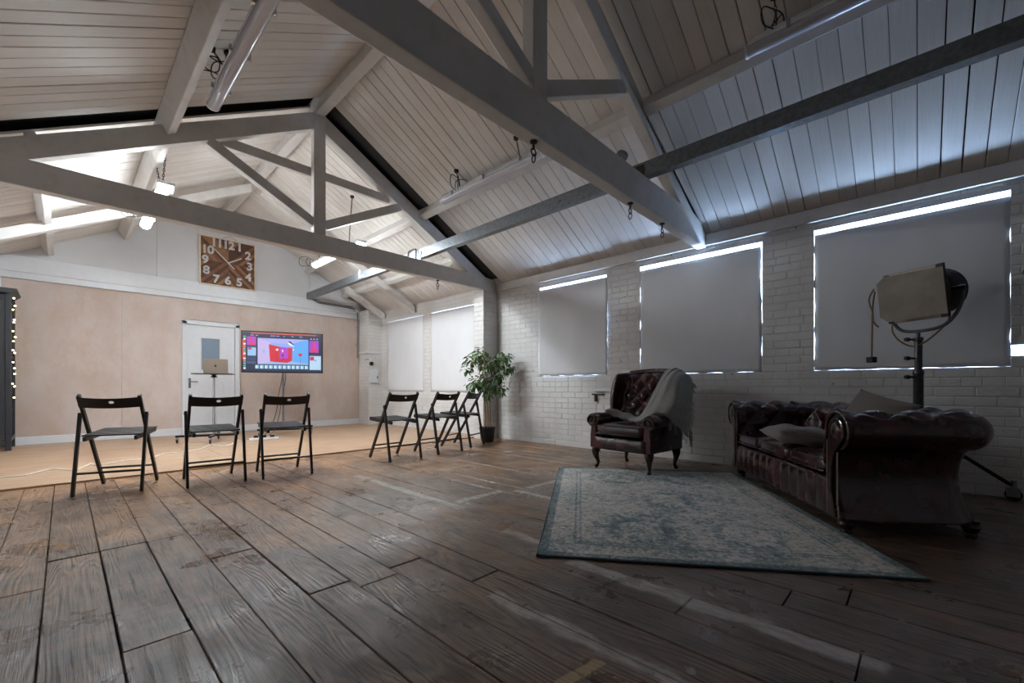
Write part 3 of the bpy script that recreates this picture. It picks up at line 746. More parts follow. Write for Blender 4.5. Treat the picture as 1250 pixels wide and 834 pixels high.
# ================================================================ TV on a trolley stand
def caster(x, y, parent, z0=0, s=1.0):
    MB().lathe([(.012*s,z0+.064*s),(.012*s,z0+.10*s)],8,(x,y,0)).build('caster_stem', M['chrome'], parent)
    U = [(-.018,.022),(-.012,.022),(-.012,.058),(.012,.058),(.012,.022),(.018,.022),(.018,.064),(-.018,.064)]
    MB().prism([(p*s,q*s) for p,q in U], lambda a,b:(x+a,y-.02*s,z0+b), lambda a,b:(x+a,y+.025*s,z0+b)).build('caster_fork', M['chrome'], parent)
    return MB().lathe([(.024*s,-.010*s),(.030*s,-.007*s),(.030*s,.007*s),(.024*s,.010*s)],16,(x,y,z0+.030*s),axis='x').build('caster_wheel', M['rubber'], parent, smooth=True)
ts = empty('television_stand', (2.62, 7.98, FZ), R(-22)); tag(ts, 'wheeled television stand with a slim grey pole', 'stand')
MB().lathe([(.018,.11),(.018,1.5)],12).build('pole', M['grey_metal'], ts, smooth=True)
MB().box(-.03,.03,-.04,.40-.4,1.15,1.5).build('screen_bracket', M['black_metal'], ts)
MB().box(-.36,.46,-.30,-.25,.095,.125).build('base_bar', M['black_metal'], ts)
MB().box(-.36,.46,.18,.23,.095,.125).build('base_bar', M['black_metal'], ts)
MB().box(-.03,.03,-.30,.23,.095,.125).build('base_bar', M['black_metal'], ts)
for x, y in ((-.33,-.275),(.44,-.275),(-.33,.205),(.44,.205)): caster(x, y, ts)
tv = empty('television', (2.62 - .02, 7.98 - .07, FZ + 1.06), R(-22)); tag(tv, 'flat television showing a photo editing window with a red studio set', 'television')
MB().box(-.62,.62,-.025,.03,0,.70).build('bezel', plain('tv black plastic', srgb(20,20,22), .3), tv, bevel=.004)
SCM = {}
def scol(c, k=1.0):
    key = (c, k)
    if key not in SCM:
        SCM[key] = emis('screen colour %d' % len(SCM), srgb(*c), k)
    return SCM[key]
SW, SH = 1.21, .665
cur = []
def q_(u0, v0, u1, v1, c, lay=0): cur.append(([(u0,v0),(u1,v0),(u1,v1),(u0,v1)], c, lay))
def poly_(pts, c, lay=2): cur.append((pts, c, lay))
q_(0,0,1,1,(24,34,66)); q_(0,.965,1,1,(70,60,74),1); q_(.1,.955,.92,.985,(208,84,60),2); q_(.0,.30,.03,.80,(200,60,52),1)
for k in range(14): q_(.016,.06+k*.061,.042,.06+k*.061+.042,((240,240,245),(90,190,120),(110,170,240),(230,140,70),(236,236,240),(200,70,60))[k%6],2)
for k, (a, b) in enumerate(((.10,.14),(.16,.19),(.34,.40),(.41,.45),(.50,.52),(.60,.63),(.70,.74))): q_(a,.905,b,.925,(150,170,210),1)
q_(.055,.66,.165,.88,(170,60,190),1); poly_([(.09,.67),(.125,.67),(.115,.87),(.095,.87)],(214,40,110),3); q_(.12,.67,.16,.73,(220,40,90),3)
q_(.065,.40,.165,.61,(150,190,226),1); q_(.075,.55,.11,.60,(190,40,90),3); q_(.055,.60,.165,.635,(60,80,120),1); q_(.055,.28,.165,.38,(46,58,96),1); q_(.055,.20,.165,.26,(70,86,130),1)
# main picture
q_(.185,.19,.82,.85,(132,170,232),1)
poly_([(.185,.19),(.34,.25),(.34,.74),(.185,.85)],(192,178,226)); poly_([(.185,.85),(.34,.74),(.55,.72),(.82,.85)],(170,168,232)); poly_([(.60,.27),(.82,.22),(.82,.85),(.60,.72)],(92,164,236)); poly_([(.185,.19),(.34,.25),(.60,.27),(.82,.22),(.82,.19)],(150,178,226))
poly_([(.32,.70),(.455,.645),(.455,.30),(.335,.27)],(204,28,44),4); poly_([(.455,.645),(.60,.62),(.60,.36),(.455,.33)],(176,60,190),4); poly_([(.335,.27),(.455,.33),(.60,.36),(.60,.28),(.55,.235),(.40,.245)],(196,26,66),5)
poly_([(.56,.63),(.61,.63),(.61,.30),(.56,.34)],(206,30,54),6); poly_([(.40,.57),(.43,.60),(.44,.56),(.42,.53)],(236,232,240),6); poly_([(.48,.56),(.495,.58),(.50,.50),(.485,.50)],(236,226,240),6); q_(.415,.28,.419,.54,(50,30,60),6); q_(.492,.30,.497,.52,(60,30,70),6); q_(.48,.40,.50,.44,(40,30,50),7)
poly_([(.55,.78),(.57,.70),(.62,.66),(.645,.665)],(240,240,246),6); poly_([(.55,.79),(.59,.79),(.645,.68),(.62,.70)],(26,28,40),7); q_(.622,.55,.632,.60,(236,236,244),6)
poly_([(.685,.45),(.70,.48),(.735,.485),(.742,.44),(.72,.41),(.695,.42)],(206,40,36),6); q_(.713,.22,.717,.42,(60,80,130),6); poly_([(.24,.55),(.27,.58),(.275,.50),(.25,.46)],(150,178,226),6)
for k in range(12):
    q_(.155+k*.056,.075,.20+k*.056,.165,(150,196,224),2); q_(.165+k*.056,.085,.18+k*.056,.155,(226,240,248),3)
q_(.83,.52,.955,.83,(150,60,196),1); poly_([(.86,.53),(.92,.53),(.91,.80),(.88,.80)],(210,40,120),3); q_(.90,.53,.95,.59,(224,40,90),4); q_(.832,.525,.865,.57,(220,40,90),4)
for k in range(3): poly_([(.84+k*.04,.86),(.855+k*.04,.90),(.87+k*.04,.86)],(170,180,210),2)
q_(.835,.06,.985,.43,(176,208,232),1); q_(.84,.31,.895,.41,(190,40,96),3); q_(.905,.29,.918,.325,(40,60,100),3)
sm_, mats_, idx = MB(), [], {}
for pts, c, lay in cur:
    if c not in idx: idx[c] = len(mats_); mats_.append(scol(c, 0.46))
    sm_.add([(-SW/2 + u*SW, -.0262 - lay*.00025, .018 + v*SH) for u, v in pts], [tuple(range(len(pts)))], idx[c])
so = sm_.build('screen', mats_, tv); so['label'] = 'glowing screen with editing panels around a picture of a red room set'
MB().tube(catmull([(2.64,8.05,1.2),(2.60,8.0,.95),(2.52,7.9,.7),(2.42,7.7,.42),(2.30,7.6,.16),(2.20,7.55,.06)],5), .006, 6).build('television_cable', M['cable']); 
tag(bpy.data.objects['television_cable'], 'dark cable sagging from the television to the power strip', 'cable')
MB().tube(catmull([(2.68,8.05,1.2),(2.66,8.0,.95),(2.55,7.85,.62),(2.47,7.72,.35),(2.36,7.62,.12),(2.27,7.58,.06)],5), .005, 6).build('screen_cable', M['cable'])
tag(bpy.data.objects['screen_cable'], 'second thin dark cable hanging beside the television pole', 'cable')
ps = empty('power_strip', (2.14, 7.36, FZ), R(-12)); tag(ps, 'white power strip lying on the floor below the television', 'power strip')
MB().box(-.2,.2,-.03,.03,0,.035).build('strip_body', M['white_wood'], ps, bevel=.006)
for k in range(3): MB().box(-.14+k*.11,-.08+k*.11,-.025,.025,.035,.07).build('plug', M['rubber'], ps, bevel=.006)

# ================================================================ laptop and its stand
ls = empty('laptop_stand', (1.54, 7.62, FZ), R(-20)); tag(ls, 'chrome pole stand on castors holding up the laptop tray', 'stand')
MB().lathe([(.021,.10),(.021,.62),(.014,.63),(.014,.98)],12).build('pole', M['chrome'], ls, smooth=True)
MB().lathe([(.03,.60),(.03,.66)],12).build('collar', M['black_metal'], ls, smooth=True)
MB().tube([(.03,0,.63),(-.10,-.02,.64),(-.12,-.02,.61)], .008, 6).build('clamp_lever', M['chrome'], ls)
MB().lathe([(.05,.96),(.02,.99),(.05,1.005)],12).build('tray_mount', M['black_metal'], ls, smooth=True)
MB().box(-.25,.25,-.17,.17,1.006,1.018).build('tray', M['black_metal'], ls, bevel=.003)
MB().box(-.46,.30,-.02,.02,.085,.115).build('base_bar', M['black_metal'], ls)
MB().box(-.02,.02,-.30,.42,.088,.112).build('base_bar', M['black_metal'], ls)
for x, y in ((-.44,0),(.28,0),(0,-.28),(0,.40)): caster(x, y, ls)
lp = empty('laptop', (1.56, 7.60, FZ + 1.018), R(-20)); tag(lp, 'open grey laptop seen from behind on the tray stand', 'laptop')
alu = plain('warm grey aluminium', srgb(140,126,112), 0.4, 0.15, 0.04)
MB().box(-.155,.155,-.005,.215,0,.016).build('keyboard_base', alu, lp, bevel=.004)
MB().box(-.14,.14,.03,.12,.0161,.0175).build('keyboard', M['black_metal'], lp)
ld_ = MB().prism([(-.155,.0),(.155,0),(.155,.20),(.15,.205),(-.15,.205),(-.155,.20)], lambda a,b:(a,-.008-b*.18,.014+b*.98), lambda a,b:(a,-.001-b*.18,.015+b*.98)).build('lid', alu, lp)
def apple(parent):
    pts = []
    for k in range(28):
        a = k*2*math.pi/28; r_ = .014*(1 - .10*math.cos(2*a))
        x, z = r_*math.cos(a), r_*math.sin(a)*1.08
        if math.hypot(x - .017, z - .003) < .008: x = .017 - .008*1.0
        if abs(x) < .005 and z > 0: z -= .0022
        if abs(x) < .004 and z < 0: z += .0012
        pts.append((x, z))
    mb = MB(); f3 = lambda a,b,o:(a, -.0089-(b+.103)*.18-o, .014+(b+.103)*.98)
    mb.prism(pts, lambda a,b:f3(a,b,0), lambda a,b:f3(a,b,.0012))
    mb.build('lid_emblem', M['black_metal'], parent); mb = MB()
    mb.prism([(0,.0165),(.002,.022),(.006,.0245),(.005,.019)], lambda a,b:f3(a,b,0), lambda a,b:f3(a,b,.0012))
    mb.build('emblem_leaf', M['black_metal'], parent)
apple(ld_)
MB().tube(catmull([(1.60,7.66,1.05),(1.68,7.70,.8),(1.64,7.72,.45),(1.58,7.68,.2),(1.60,7.70,.04)],5), .004, 5).build('laptop_cable', M['white_cable'])
tag(bpy.data.objects['laptop_cable'], 'thin white cable dangling from the laptop tray', 'cable')
wc = MB().tube([(p[0],p[1],FZ+.006) for p in catmull([(-.40,5.96,0),(-.25,5.96,0),(-.09,6.2,0),(.06,5.98,0),(.15,6.2,0),(.2,6.36,0),(.23,6.19,0),(.44,6.33,0),(.65,6.35,0),(.83,6.6,0),(1.17,6.73,0),(1.42,7.2,0),(1.44,6.93,0),(1.62,7.03,0),(1.80,7.45,0),(1.96,7.34,0)],6)], .006, 6).build('floor_cable', M['white_cable'])
tag(wc, 'long white cable wandering across the pale floor behind the chairs', 'cable')

# ================================================================ folding chairs
def make_chair():
    r_ = empty('folding_chair')
    bw = M['black_wood']
    top, ff = Vector((0,-.215,.77)), Vector((0,.235,0)); piv = ff.lerp(top, .80); rf = Vector((0,-.245,0))
    for s_ in (-1, 1):
        MB().beam((s_*.182, ff.y, 0), (s_*.182, top.y, .77), .020, .036, (0,1,0)).build('leg', bw, r_, bevel=.004)
        MB().beam((s_*.205, rf.y, 0), (s_*.205, piv.y, piv.z+.012), .020, .032, (0,1,0)).build('leg', bw, r_, bevel=.004)
        MB().lathe([(.008,s_*.205-.014 if s_>0 else -.219),(.008,.219 if s_>0 else -.191)],8,(0,piv.y,piv.z-.01),axis='x').build('pivot_bolt', M['chrome'], r_)
    # curved back slat with an oval hole
    bm = bmesh.new(); n = 24; outer = []; hw, z0, z1 = .195, .672, .752
    for k in range(n+1): outer.append((-hw + 2*hw*k/n, z0 - .010*math.sin(math.pi*k/n)))
    for k in range(n+1): outer.append((hw - 2*hw*k/n, z1 - .012*math.sin(math.pi*k/n)))
    inner = [(.012 + .018*math.cos(a), .710 + .011*math.sin(a)) for a in [k*2*math.pi/16 for k in range(16)]]
    ev = []
    for loop in (outer, inner):
        vv = [bm.verts.new((x, 0, z)) for x, z in loop]
        for i in range(len(vv)): ev.append(bm.edges.new((vv[i], vv[(i+1) % len(vv)])))
    bmesh.ops.triangle_fill(bm, use_beauty=True, use_dissolve=False, edges=ev)
    ret = bmesh.ops.extrude_face_region(bm, geom=list(bm.faces))
    bmesh.ops.translate(bm, vec=(0,.016,0), verts=[g for g in ret['geom'] if isinstance(g, bmesh.types.BMVert)])
    for v in bm.verts: v.co.y += -.030*(1 - (v.co.x/.2)**2) - .188 - (v.co.z - .71)*.58 - .008
    bmesh.ops.recalc_face_normals(bm, faces=bm.faces)
    me = bpy.data.meshes.new('backrest'); bm.to_mesh(me); bm.free(); me.materials.append(bw)
    o = bpy.data.objects.new('backrest', me); COL.objects.link(o); o.parent = r_
    sz = lambda y: .440 + (y + .17)*.055
    for s_ in (-1, 1):
        MB().beam((s_*.155,-.20,sz(-.20)-.012),(s_*.155,.27,sz(.27)-.012), .022,.034,(0,0,1)).build('seat_rail', bw, r_, bevel=.003)
    for k in range(7):
        y = -.155 + k*.0635
        MB().beam((-.178,y,sz(y)+.011),(.178,y,sz(y)+.011), .056,.012,(0,0,1)).build('seat_slat', bw, r_, bevel=.002)
    MB().tube([(-.205,-.208,.165),(.205,-.208,.165)], .009, 8).build('stretcher', bw, r_)
    MB().tube([(-.182,.148,.150),(.182,.148,.150)], .009, 8).build('stretcher', bw, r_)
    return r_
CH = [((.320,4.785),R(-21),'black folding chair farthest left, turned a little, in front of the dark cabinet'),
      ((.912,4.563),R(-3),'black folding chair in front of the door and laptop stand'),
      ((1.463,4.478),R(-7),'black folding chair in front of the television pole'),
      ((2.676,4.463),R(1),'black folding chair on its own side of the gap, left of the trio'),
      ((3.330,4.508),R(6),'black folding chair in the middle of the trio by the potted tree'),
      ((3.930,4.730),R(22),'black folding chair nearest the potted tree')]
c0 = make_chair()
for i, (p, rz, lab) in enumerate(CH):
    o = c0 if i == 0 else copy_tree(c0)
    o.location = (p[0], p[1], 0.0); o.rotation_euler = (0, 0, rz)
    tag(o, lab, 'chair', 'folding chairs set out for an audience')

# ================================================================ potted tree
pt = empty('potted_tree', (4.43, 4.74, 0)); tag(pt, 'leafy potted fig tree against the brick pier', 'plant')
MB().lathe([(.085,0),(.098,.02),(.118,.19),(.124,.19),(.124,.225),(.112,.225),(.110,.20)],24).build('pot', M['pot'], pt, smooth=True)
MB().lathe([(.001,.198),(.111,.20)],20).build('soil', M['soil'], pt)
rnd = random.Random(21)
for (a, b) in (((-.035,.03),(-.05,.035)),((.030,-.03),(.05,-.04)),((0.005,0),(.01,.015))):
    MB().tube(catmull([(a[0],a[1],.19),(a[0]*.6+.01,a[1],.45),(b[0]*.6,b[1]+.01,.75),(b[0],b[1],1.05),(b[0]*2.2,b[1]*2,1.30)],4), [.011-.0003*i for i in range(17)], 7).build('stem', M['trunk'], pt, smooth=True)
fol = MB()
def leaf_at(p, dirv, L, Wd, roll):
    d = dirv.normalized(); sd = d.cross(Vector((0,0,1)));
    if sd.length < .1: sd = Vector((1,0,0))
    sd.normalize(); up = sd.cross(d); sd = sd*math.cos(roll) + up*math.sin(roll); up = sd.cross(d)
    P = [p, p+d*L*.3+sd*Wd*.5+up*Wd*.12, p+d*L*.65+sd*Wd*.42+up*Wd*.1-Vector((0,0,L*.06)), p+d*L-Vector((0,0,L*.22)), p+d*L*.65-sd*Wd*.42+up*Wd*.1-Vector((0,0,L*.06)), p+d*L*.3-sd*Wd*.5+up*Wd*.12, p+d*L*.35, p+d*L*.68-Vector((0,0,L*.08))]
    fol.add(P, [(0,1,6),(0,6,5),(1,2,7,6),(6,7,4,5),(2,3,7),(7,3,4)])
def clump(c, r_, n, sq=.75):
    tw = MB()
    for k in range(n):
        v = Vector((rnd.gauss(0,1),rnd.gauss(0,1),rnd.gauss(0,1))).normalized()
        p = Vector(c) + Vector((v.x*r_, v.y*r_, v.z*r_*sq))*(rnd.random()**.45)
        dv = (v*.7 + Vector((rnd.uniform(-.5,.5),rnd.uniform(-.5,.5),-.55+rnd.uniform(-.3,.3))))
        leaf_at(p, dv, rnd.uniform(.055,.085), rnd.uniform(.026,.036), rnd.uniform(-.8,.8))
for c, r_, n in (((-.10,.06,1.33),.135,85),((-.02,.0,1.17),.16,90),((.13,-.10,1.20),.15,85),((.21,-.16,1.27),.13,75),((.26,-.21,1.12),.10,50),((.15,-.12,1.02),.13,65),((-.06,.04,.92),.15,100),((-.17,.12,.88),.12,75),((.06,-.05,.86),.15,90),((.16,-.13,.80),.10,50),((-.20,.15,1.22),.11,55),((-.24,.19,1.10),.07,26),((.0,-.02,.74),.09,35)):
    clump(c, r_, n)
fo = fol.build('foliage', M['leaf'], pt, smooth='all'); fo['kind'] = 'stuff'
tw = MB()
for c in ((-.10,.06,1.33),(.13,-.10,1.20),(.21,-.16,1.27),(-.17,.12,.90),(.15,-.12,.82),(-.20,.15,1.22)):
    tw.tube(catmull([(c[0]*.15,c[1]*.15,c[2]-.18),(c[0]*.5,c[1]*.5,c[2]-.06),c],3), .005, 5)
tw.build('twigs', M['trunk'], pt)['kind'] = 'stuff'

# ================================================================ tufted leather helpers
def tuft(u, v, pu, pv, dep, p=.42):
    """u, v in metres; puffed diamonds with creases between staggered buttons"""
    a = u/pu + v/pv; b = u/pu - v/pv
    return dep * (abs(math.sin(math.pi*a)) * abs(math.sin(math.pi*b)))**p
def cushion(name, mat, parent, x0, x1, y0, y1, z0, z1, puff=.02, n=10, rnd_=.035):
    """rounded-box cushion with a crowned top"""
    cx, cy, cz = (x0+x1)/2, (y0+y1)/2, (z0+z1)/2; hx, hy, hz = (x1-x0)/2, (y1-y0)/2, (z1-z0)/2
    mb = MB(); ex = .18
    def f(u, v):
        a = 2*math.pi*u; b = math.pi*(v-.5)
        se = lambda t, e: math.copysign(abs(t)**e, t)
        cb = se(math.cos(b), .35); sb = se(math.sin(b), .45)
        x = hx*se(math.cos(a), ex)*cb; y = hy*se(math.sin(a), ex)*cb; z = hz*sb
        z += puff*(1 - (x/hx)**2)*(1 - (y/hy)**2)*(1 if z > 0 else -.0)
        return (cx+x, cy+y, cz+z)
    mb.grid(f, 64, 16, closeu=True)
    return mb.build(name, mat, parent, smooth='all')
def pillow(name, mat, w_, h_, th):
    mb = MB()
    def side(sg):
        def f(u, v):
            x, y = 2*u-1, 2*v-1
            zz = ((1-abs(x)**3.2)*(1-abs(y)**3.2))**.55 if abs(x) < 1 and abs(y) < 1 else 0
            k = .012*math.sin(5*x+2*y)*math.sin(4*y)
            return (x*w_/2*(1-.07*(1-y*y)*abs(x)**6), y*h_/2*(1-.07*(1-x*x)*abs(y)**6), sg*(th/2*zz + k*zz))
        return f
    mb.grid(side(1), 24, 24).grid(side(-1), 24, 24)
    o = mb.build(name, mat, None, smooth='all')
    bm = bmesh.new(); bm.from_mesh(o.data); bmesh.ops.remove_doubles(bm, verts=bm.verts, dist=.0005); bmesh.ops.recalc_face_normals(bm, faces=bm.faces); bm.to_mesh(o.data); bm.free()
    return o
def nails(pts, r_, name, parent, mat):
    mb = MB()
    for p in pts: mb.ball(p, r_, 6, 4)
    o = mb.build(name, mat, parent, smooth='all'); o['kind'] = 'stuff'; return o
def scroll(cx, cz, r_, turns=1.0, n=26, dirn=1):
    return [(cx + dirn*(r_*(1 - .75*k/n))*math.cos(-math.pi*.15 + turns*2*math.pi*k/n), cz + (r_*(1-.75*k/n))*math.sin(-math.pi*.15 + turns*2*math.pi*k/n)) for k in range(n+1)]

# ================================================================ Chesterfield sofa
sf = empty('chesterfield_sofa', (3.893, .443, 0), R(214.7)); tag(sf, 'dark oxblood leather Chesterfield sofa with buttoned arms, set along the rug', 'sofa')
AX, FY, BYi, CR = .70, -.42, .20, .12         # inner half length, front, inner back, corner radius
# profile: (n outward, z) from inner seat line over the roll and down the outside
def sofa_profile():
    P = [(0.0,.38),(-.004,.44),(.0,.50),(.012,.55)]
    for k in range(15):
        a = math.pi*(1.0 - k/14*1.36); P.append((.118 + .106*math.cos(a), .585 + .105*math.sin(a)))
    P += [(.150,.500),(.118,.465),(.098,.41),(.090,.34),(.098,.25),(.120,.17),(.150,.105),(.150,.095)]
    return P
SP = sofa_profile()
cum = [0]
for i in range(1, len(SP)): cum.append(cum[-1] + math.hypot(SP[i][0]-SP[i-1][0], SP[i][1]-SP[i-1][1]))
ntu = 12
def sweep(path, name, tufted=True, extra=0):
    """path: list of (x, y, nx, ny, s)"""
    mb = MB(); v = []; W = len(SP)
    fine = []
    for i in range(len(SP)-1):
        k = 5 if i < 12 else 2
        for q in range(k):
            t = q/k; fine.append((SP[i][0]*(1-t)+SP[i+1][0]*t, SP[i][1]*(1-t)+SP[i+1][1]*t, cum[i]*(1-t)+cum[i+1]*t))
    fine.append((SP[-1][0], SP[-1][1], cum[-1])); W = len(fine)
    for (x, y, nx, ny, s_) in path:
        for i, (n_, z, c) in enumerate(fine):
            pn = fine[min(i+1, W-1)]; pp = fine[max(i-1, 0)]
            tx, tz = pn[0]-pp[0], pn[1]-pp[1]; ln = math.hypot(tx, tz) or 1
            on, oz = -tz/ln, tx/ln
            d = 0
            if tufted and c < .46:
                k = 1 if c < .40 else (.46 - c)/.06
                d = (tuft(s_, c - .02, .185, .23, .034) - .018) * k
            v.append((x + nx*(n_ + on*d), y + ny*(n_ + on*d), z + oz*d))
    f = []
    for j in range(len(path)-1):
        for i in range(W-1): f.append((j*W+i, j*W+i+1, (j+1)*W+i+1, (j+1)*W+i))
    mb.add(v, f); mb.build(name, M['leather'], sf, smooth='all')
def line(x0, y0, x1, y1, nx, ny, s0, n):
    L = math.hypot(x1-x0, y1-y0); return [(x0+(x1-x0)*k/n, y0+(y1-y0)*k/n, nx, ny, s0+L*k/n) for k in range(n+1)]
LA = (BYi - CR) - FY
sweep(line(AX, FY, AX, BYi-CR, 1, 0, 0, 44), 'arm'); sweep(line(-AX, FY, -AX, BYi-CR, -1, 0, 0, 44), 'arm')
path = []; s_ = LA
for k in range(17):
    a = math.pi/2*k/16; path.append((AX-CR+CR*math.cos(a), BYi-CR+CR*math.sin(a), math.cos(a), math.sin(a), s_ + (CR+.05)*a))
s_ = path[-1][4]; path += line(AX-CR, BYi, -AX+CR, BYi, 0, 1, s_, 90)[1:]; s_ = path[-1][4]
for k in range(1, 17):
    a = math.pi/2 + math.pi/2*k/16; path.append((-AX+CR+CR*math.cos(a), BYi-CR+CR*math.sin(a), math.cos(a), math.sin(a), s_ + (CR+.05)*(a-math.pi/2)))
sweep(path, 'backrest')
# arm fronts: scroll panel, piping and brass nails
for s_ in (-1, 1):
    poly = [(n_, z) for n_, z in SP] + [(.150,.09),(.02,.09),(.02,.38)]
    poly = [(s_*(AX + n_), z) for n_, z in poly]
    af = MB().prism(poly, lambda a,b:(a,FY-.002,b), lambda a,b:(a,FY+.02,b)).build('arm_front', M['leather_dark'], sf)
    face = [(s_*(AX+.035), .10), (s_*(AX+.035), .52)] + [(s_*(AX+.118 + .075*math.cos(a)), .585+.075*math.sin(a)) for a in [math.pi*(1.05 - k*1.25/12) for k in range(13)]] + [(s_*(AX+.10),.46),(s_*(AX+.075),.38),(s_*(AX+.075),.24),(s_*(AX+.105),.14),(s_*(AX+.115),.10)]
    MB().prism(face, lambda a,b:(a,FY-.018,b), lambda a,b:(a,FY,b)).build('front_panel', M['leather'], af, bevel=.006)
    MB().tube(catmull([(a, FY-.006, b) for a, b in poly[:19]],2), .010, 6).build('piping', M['leather'], af, smooth='all')
    MB().lathe([(.03,FY-.024),(.045,FY-.018),(.047,FY-.01)],16,(s_*(AX+.118),0,.588),axis='y').build('scroll_boss', M['leather'], af, smooth='all')
    nails([(s_*(AX+.118),FY-.006,.10+.36*k/34) if k > 6 else (s_*(AX+.135-.002*k),FY-.006,.10+.36*k/34) for k in range(35)], .005, 'nail_trim', af, M['brass'])
    nails([(s_*(AX+.022),FY-.006,.10+.42*k/38) for k in range(39)], .005, 'nail_trim', af, M['brass'])
# base apron with vertical pleats
def apron(u, v):
    x = -AX-.02 + (2*AX+.04)*u; z = .095 + .205*v
    pl = abs(math.sin(math.pi*x/.118))**.5
    return (x, FY+.012 - .018*pl*math.sin(math.pi*min(max(v,0.02),.98))**.6, z)
ap = MB().grid(apron, 120, 12).build('seat_base', M['leather'], sf, smooth='all', solid=.02)
for k in range(-5, 6):
    MB().ball((k*.118, FY+.004, .20 + (.012 if k % 2 else -.012)), .010, 8, 6).build('button', M['leather'], ap, smooth='all')
MB().box(-AX-.02,AX+.02,FY+.03,BYi,.10,.30).build('seat_frame', M['leather_dark'], sf)
MB().tube([(-AX,FY+.005,.302),(AX,FY+.005,.302)], .009, 6).build('piping', M['leather'], sf, smooth='all')
for k in range(3):
    w3 = 2*AX/3; x0 = -AX + k*w3
    c_ = cushion('seat_cushion', M['leather'], sf, x0+.004, x0+w3-.004, FY-.008, BYi+.01, .302, .425, .018)
    for zz in (.335, .405):
        MB().tube(catmull([(x0+.02,FY+.0,zz),(x0+.05,FY-.010,zz),(x0+w3-.05,FY-.010,zz),(x0+w3-.02,FY+.0,zz)],3), .006, 6).build('piping', M['leather_dark'], c_, smooth='all')
for x, y in ((AX+.08,FY+.06),(-AX-.08,FY+.06),(AX+.04,BYi+.08),(-AX-.04,BYi+.08)):
    MB().lathe([(.022,0),(.030,.012),(.026,.03),(.036,.045),(.042,.06),(.034,.078),(.04,.098)],14,(x,y,0)).build('foot', M['dark_wood'], sf, smooth=True)
bt = []
pl1 = pillow('cushion', M['linen'], .42, .40, .12); pl1.location = (3.56, .60, .492); pl1.rotation_euler = (R(8), R(4), R(30))
tag(pl1, 'pale grey cushion lying flat on the sofa seat by the near arm', 'cushion')
pl2 = pillow('cushion', M['taupe'], .40, .38, .13); pl2.location = (3.72, .225, .605); pl2.rotation_euler = (R(62), R(14), R(214.7+18))
tag(pl2, 'taupe cushion propped in the near corner of the sofa back', 'cushion')

# ================================================================ wing armchair
ac = empty('wing_armchair', (4.05, 2.095, 0), R(-94.6)); tag(ac, 'oxblood leather wing armchair with buttoned back and cabriole legs', 'armchair')
Lm, Ld = M['leather'], M['leather_dark']
MB().box(-.30,.30,-.30,.22,.205,.33).build('seat_frame', Ld, ac, bevel=.012)
MB().grid(lambda u,v:(-.295+.59*u, -.305-.022*math.sin(math.pi*v)**.6, .205+.125*v), 12, 10).build('front_rail', Lm, ac, smooth='all', solid=.01)
cu = cushion('seat_cushion', Lm, ac, -.27, .27, -.335, .20, .335, .465, .02)
for zz in (.362, .44): MB().tube([(-.25,-.336,zz),(.25,-.336,zz)], .006, 6).build('piping', Ld, cu)
def back_pt(x, t): # front surface of backrest, t 0..1 up
    return (x, .165 + .17*t + .10*(x/.29)**2*-.6, .44 + .525*t)
def fb(u, v):
    x = -.285 + .57*u; p = back_pt(x, v); d = tuft(x + .0725, v*.56, .145, .21, .05, .5) - .014
    e = min(u, 1-u)*8; d *= min(1, e)
    if v > .93: d *= (1-v)/.07
    dome = .018*math.sin(math.pi*u)
    return (p[0], p[1] - d*.95, p[2] + d*.25 + dome*v)
bk_ = MB().grid(fb, 76, 70).build('backrest', Lm, ac, smooth='all')
for r_ in range(5):
    for k in range(-2, 3):
        x = k*.095; tt = (r_*.125 + (0 if k % 2 else .0625)) / .56 if False else None
btn = []
for i in range(-6, 8):
    for j in range(-6, 8):
        # crease crossings of the tufting lattice
        a_, b_ = i, j
        x = .145*(a_ + b_)/2 - .0725; h_ = .21*(a_ - b_)/2
        if abs(x) < .26 and .02 < h_ < .52:
            p = back_pt(x, h_/.56); MB().ball((p[0], p[1]-.0, p[2]), .011, 8, 6).build('button', Ld, bk_, smooth='all')
for i in range(0, 6):
    for j in range(-5, 6):
        x = .19*(i + j)/2 - .095; h_ = .25*(i - j)/2
        pass
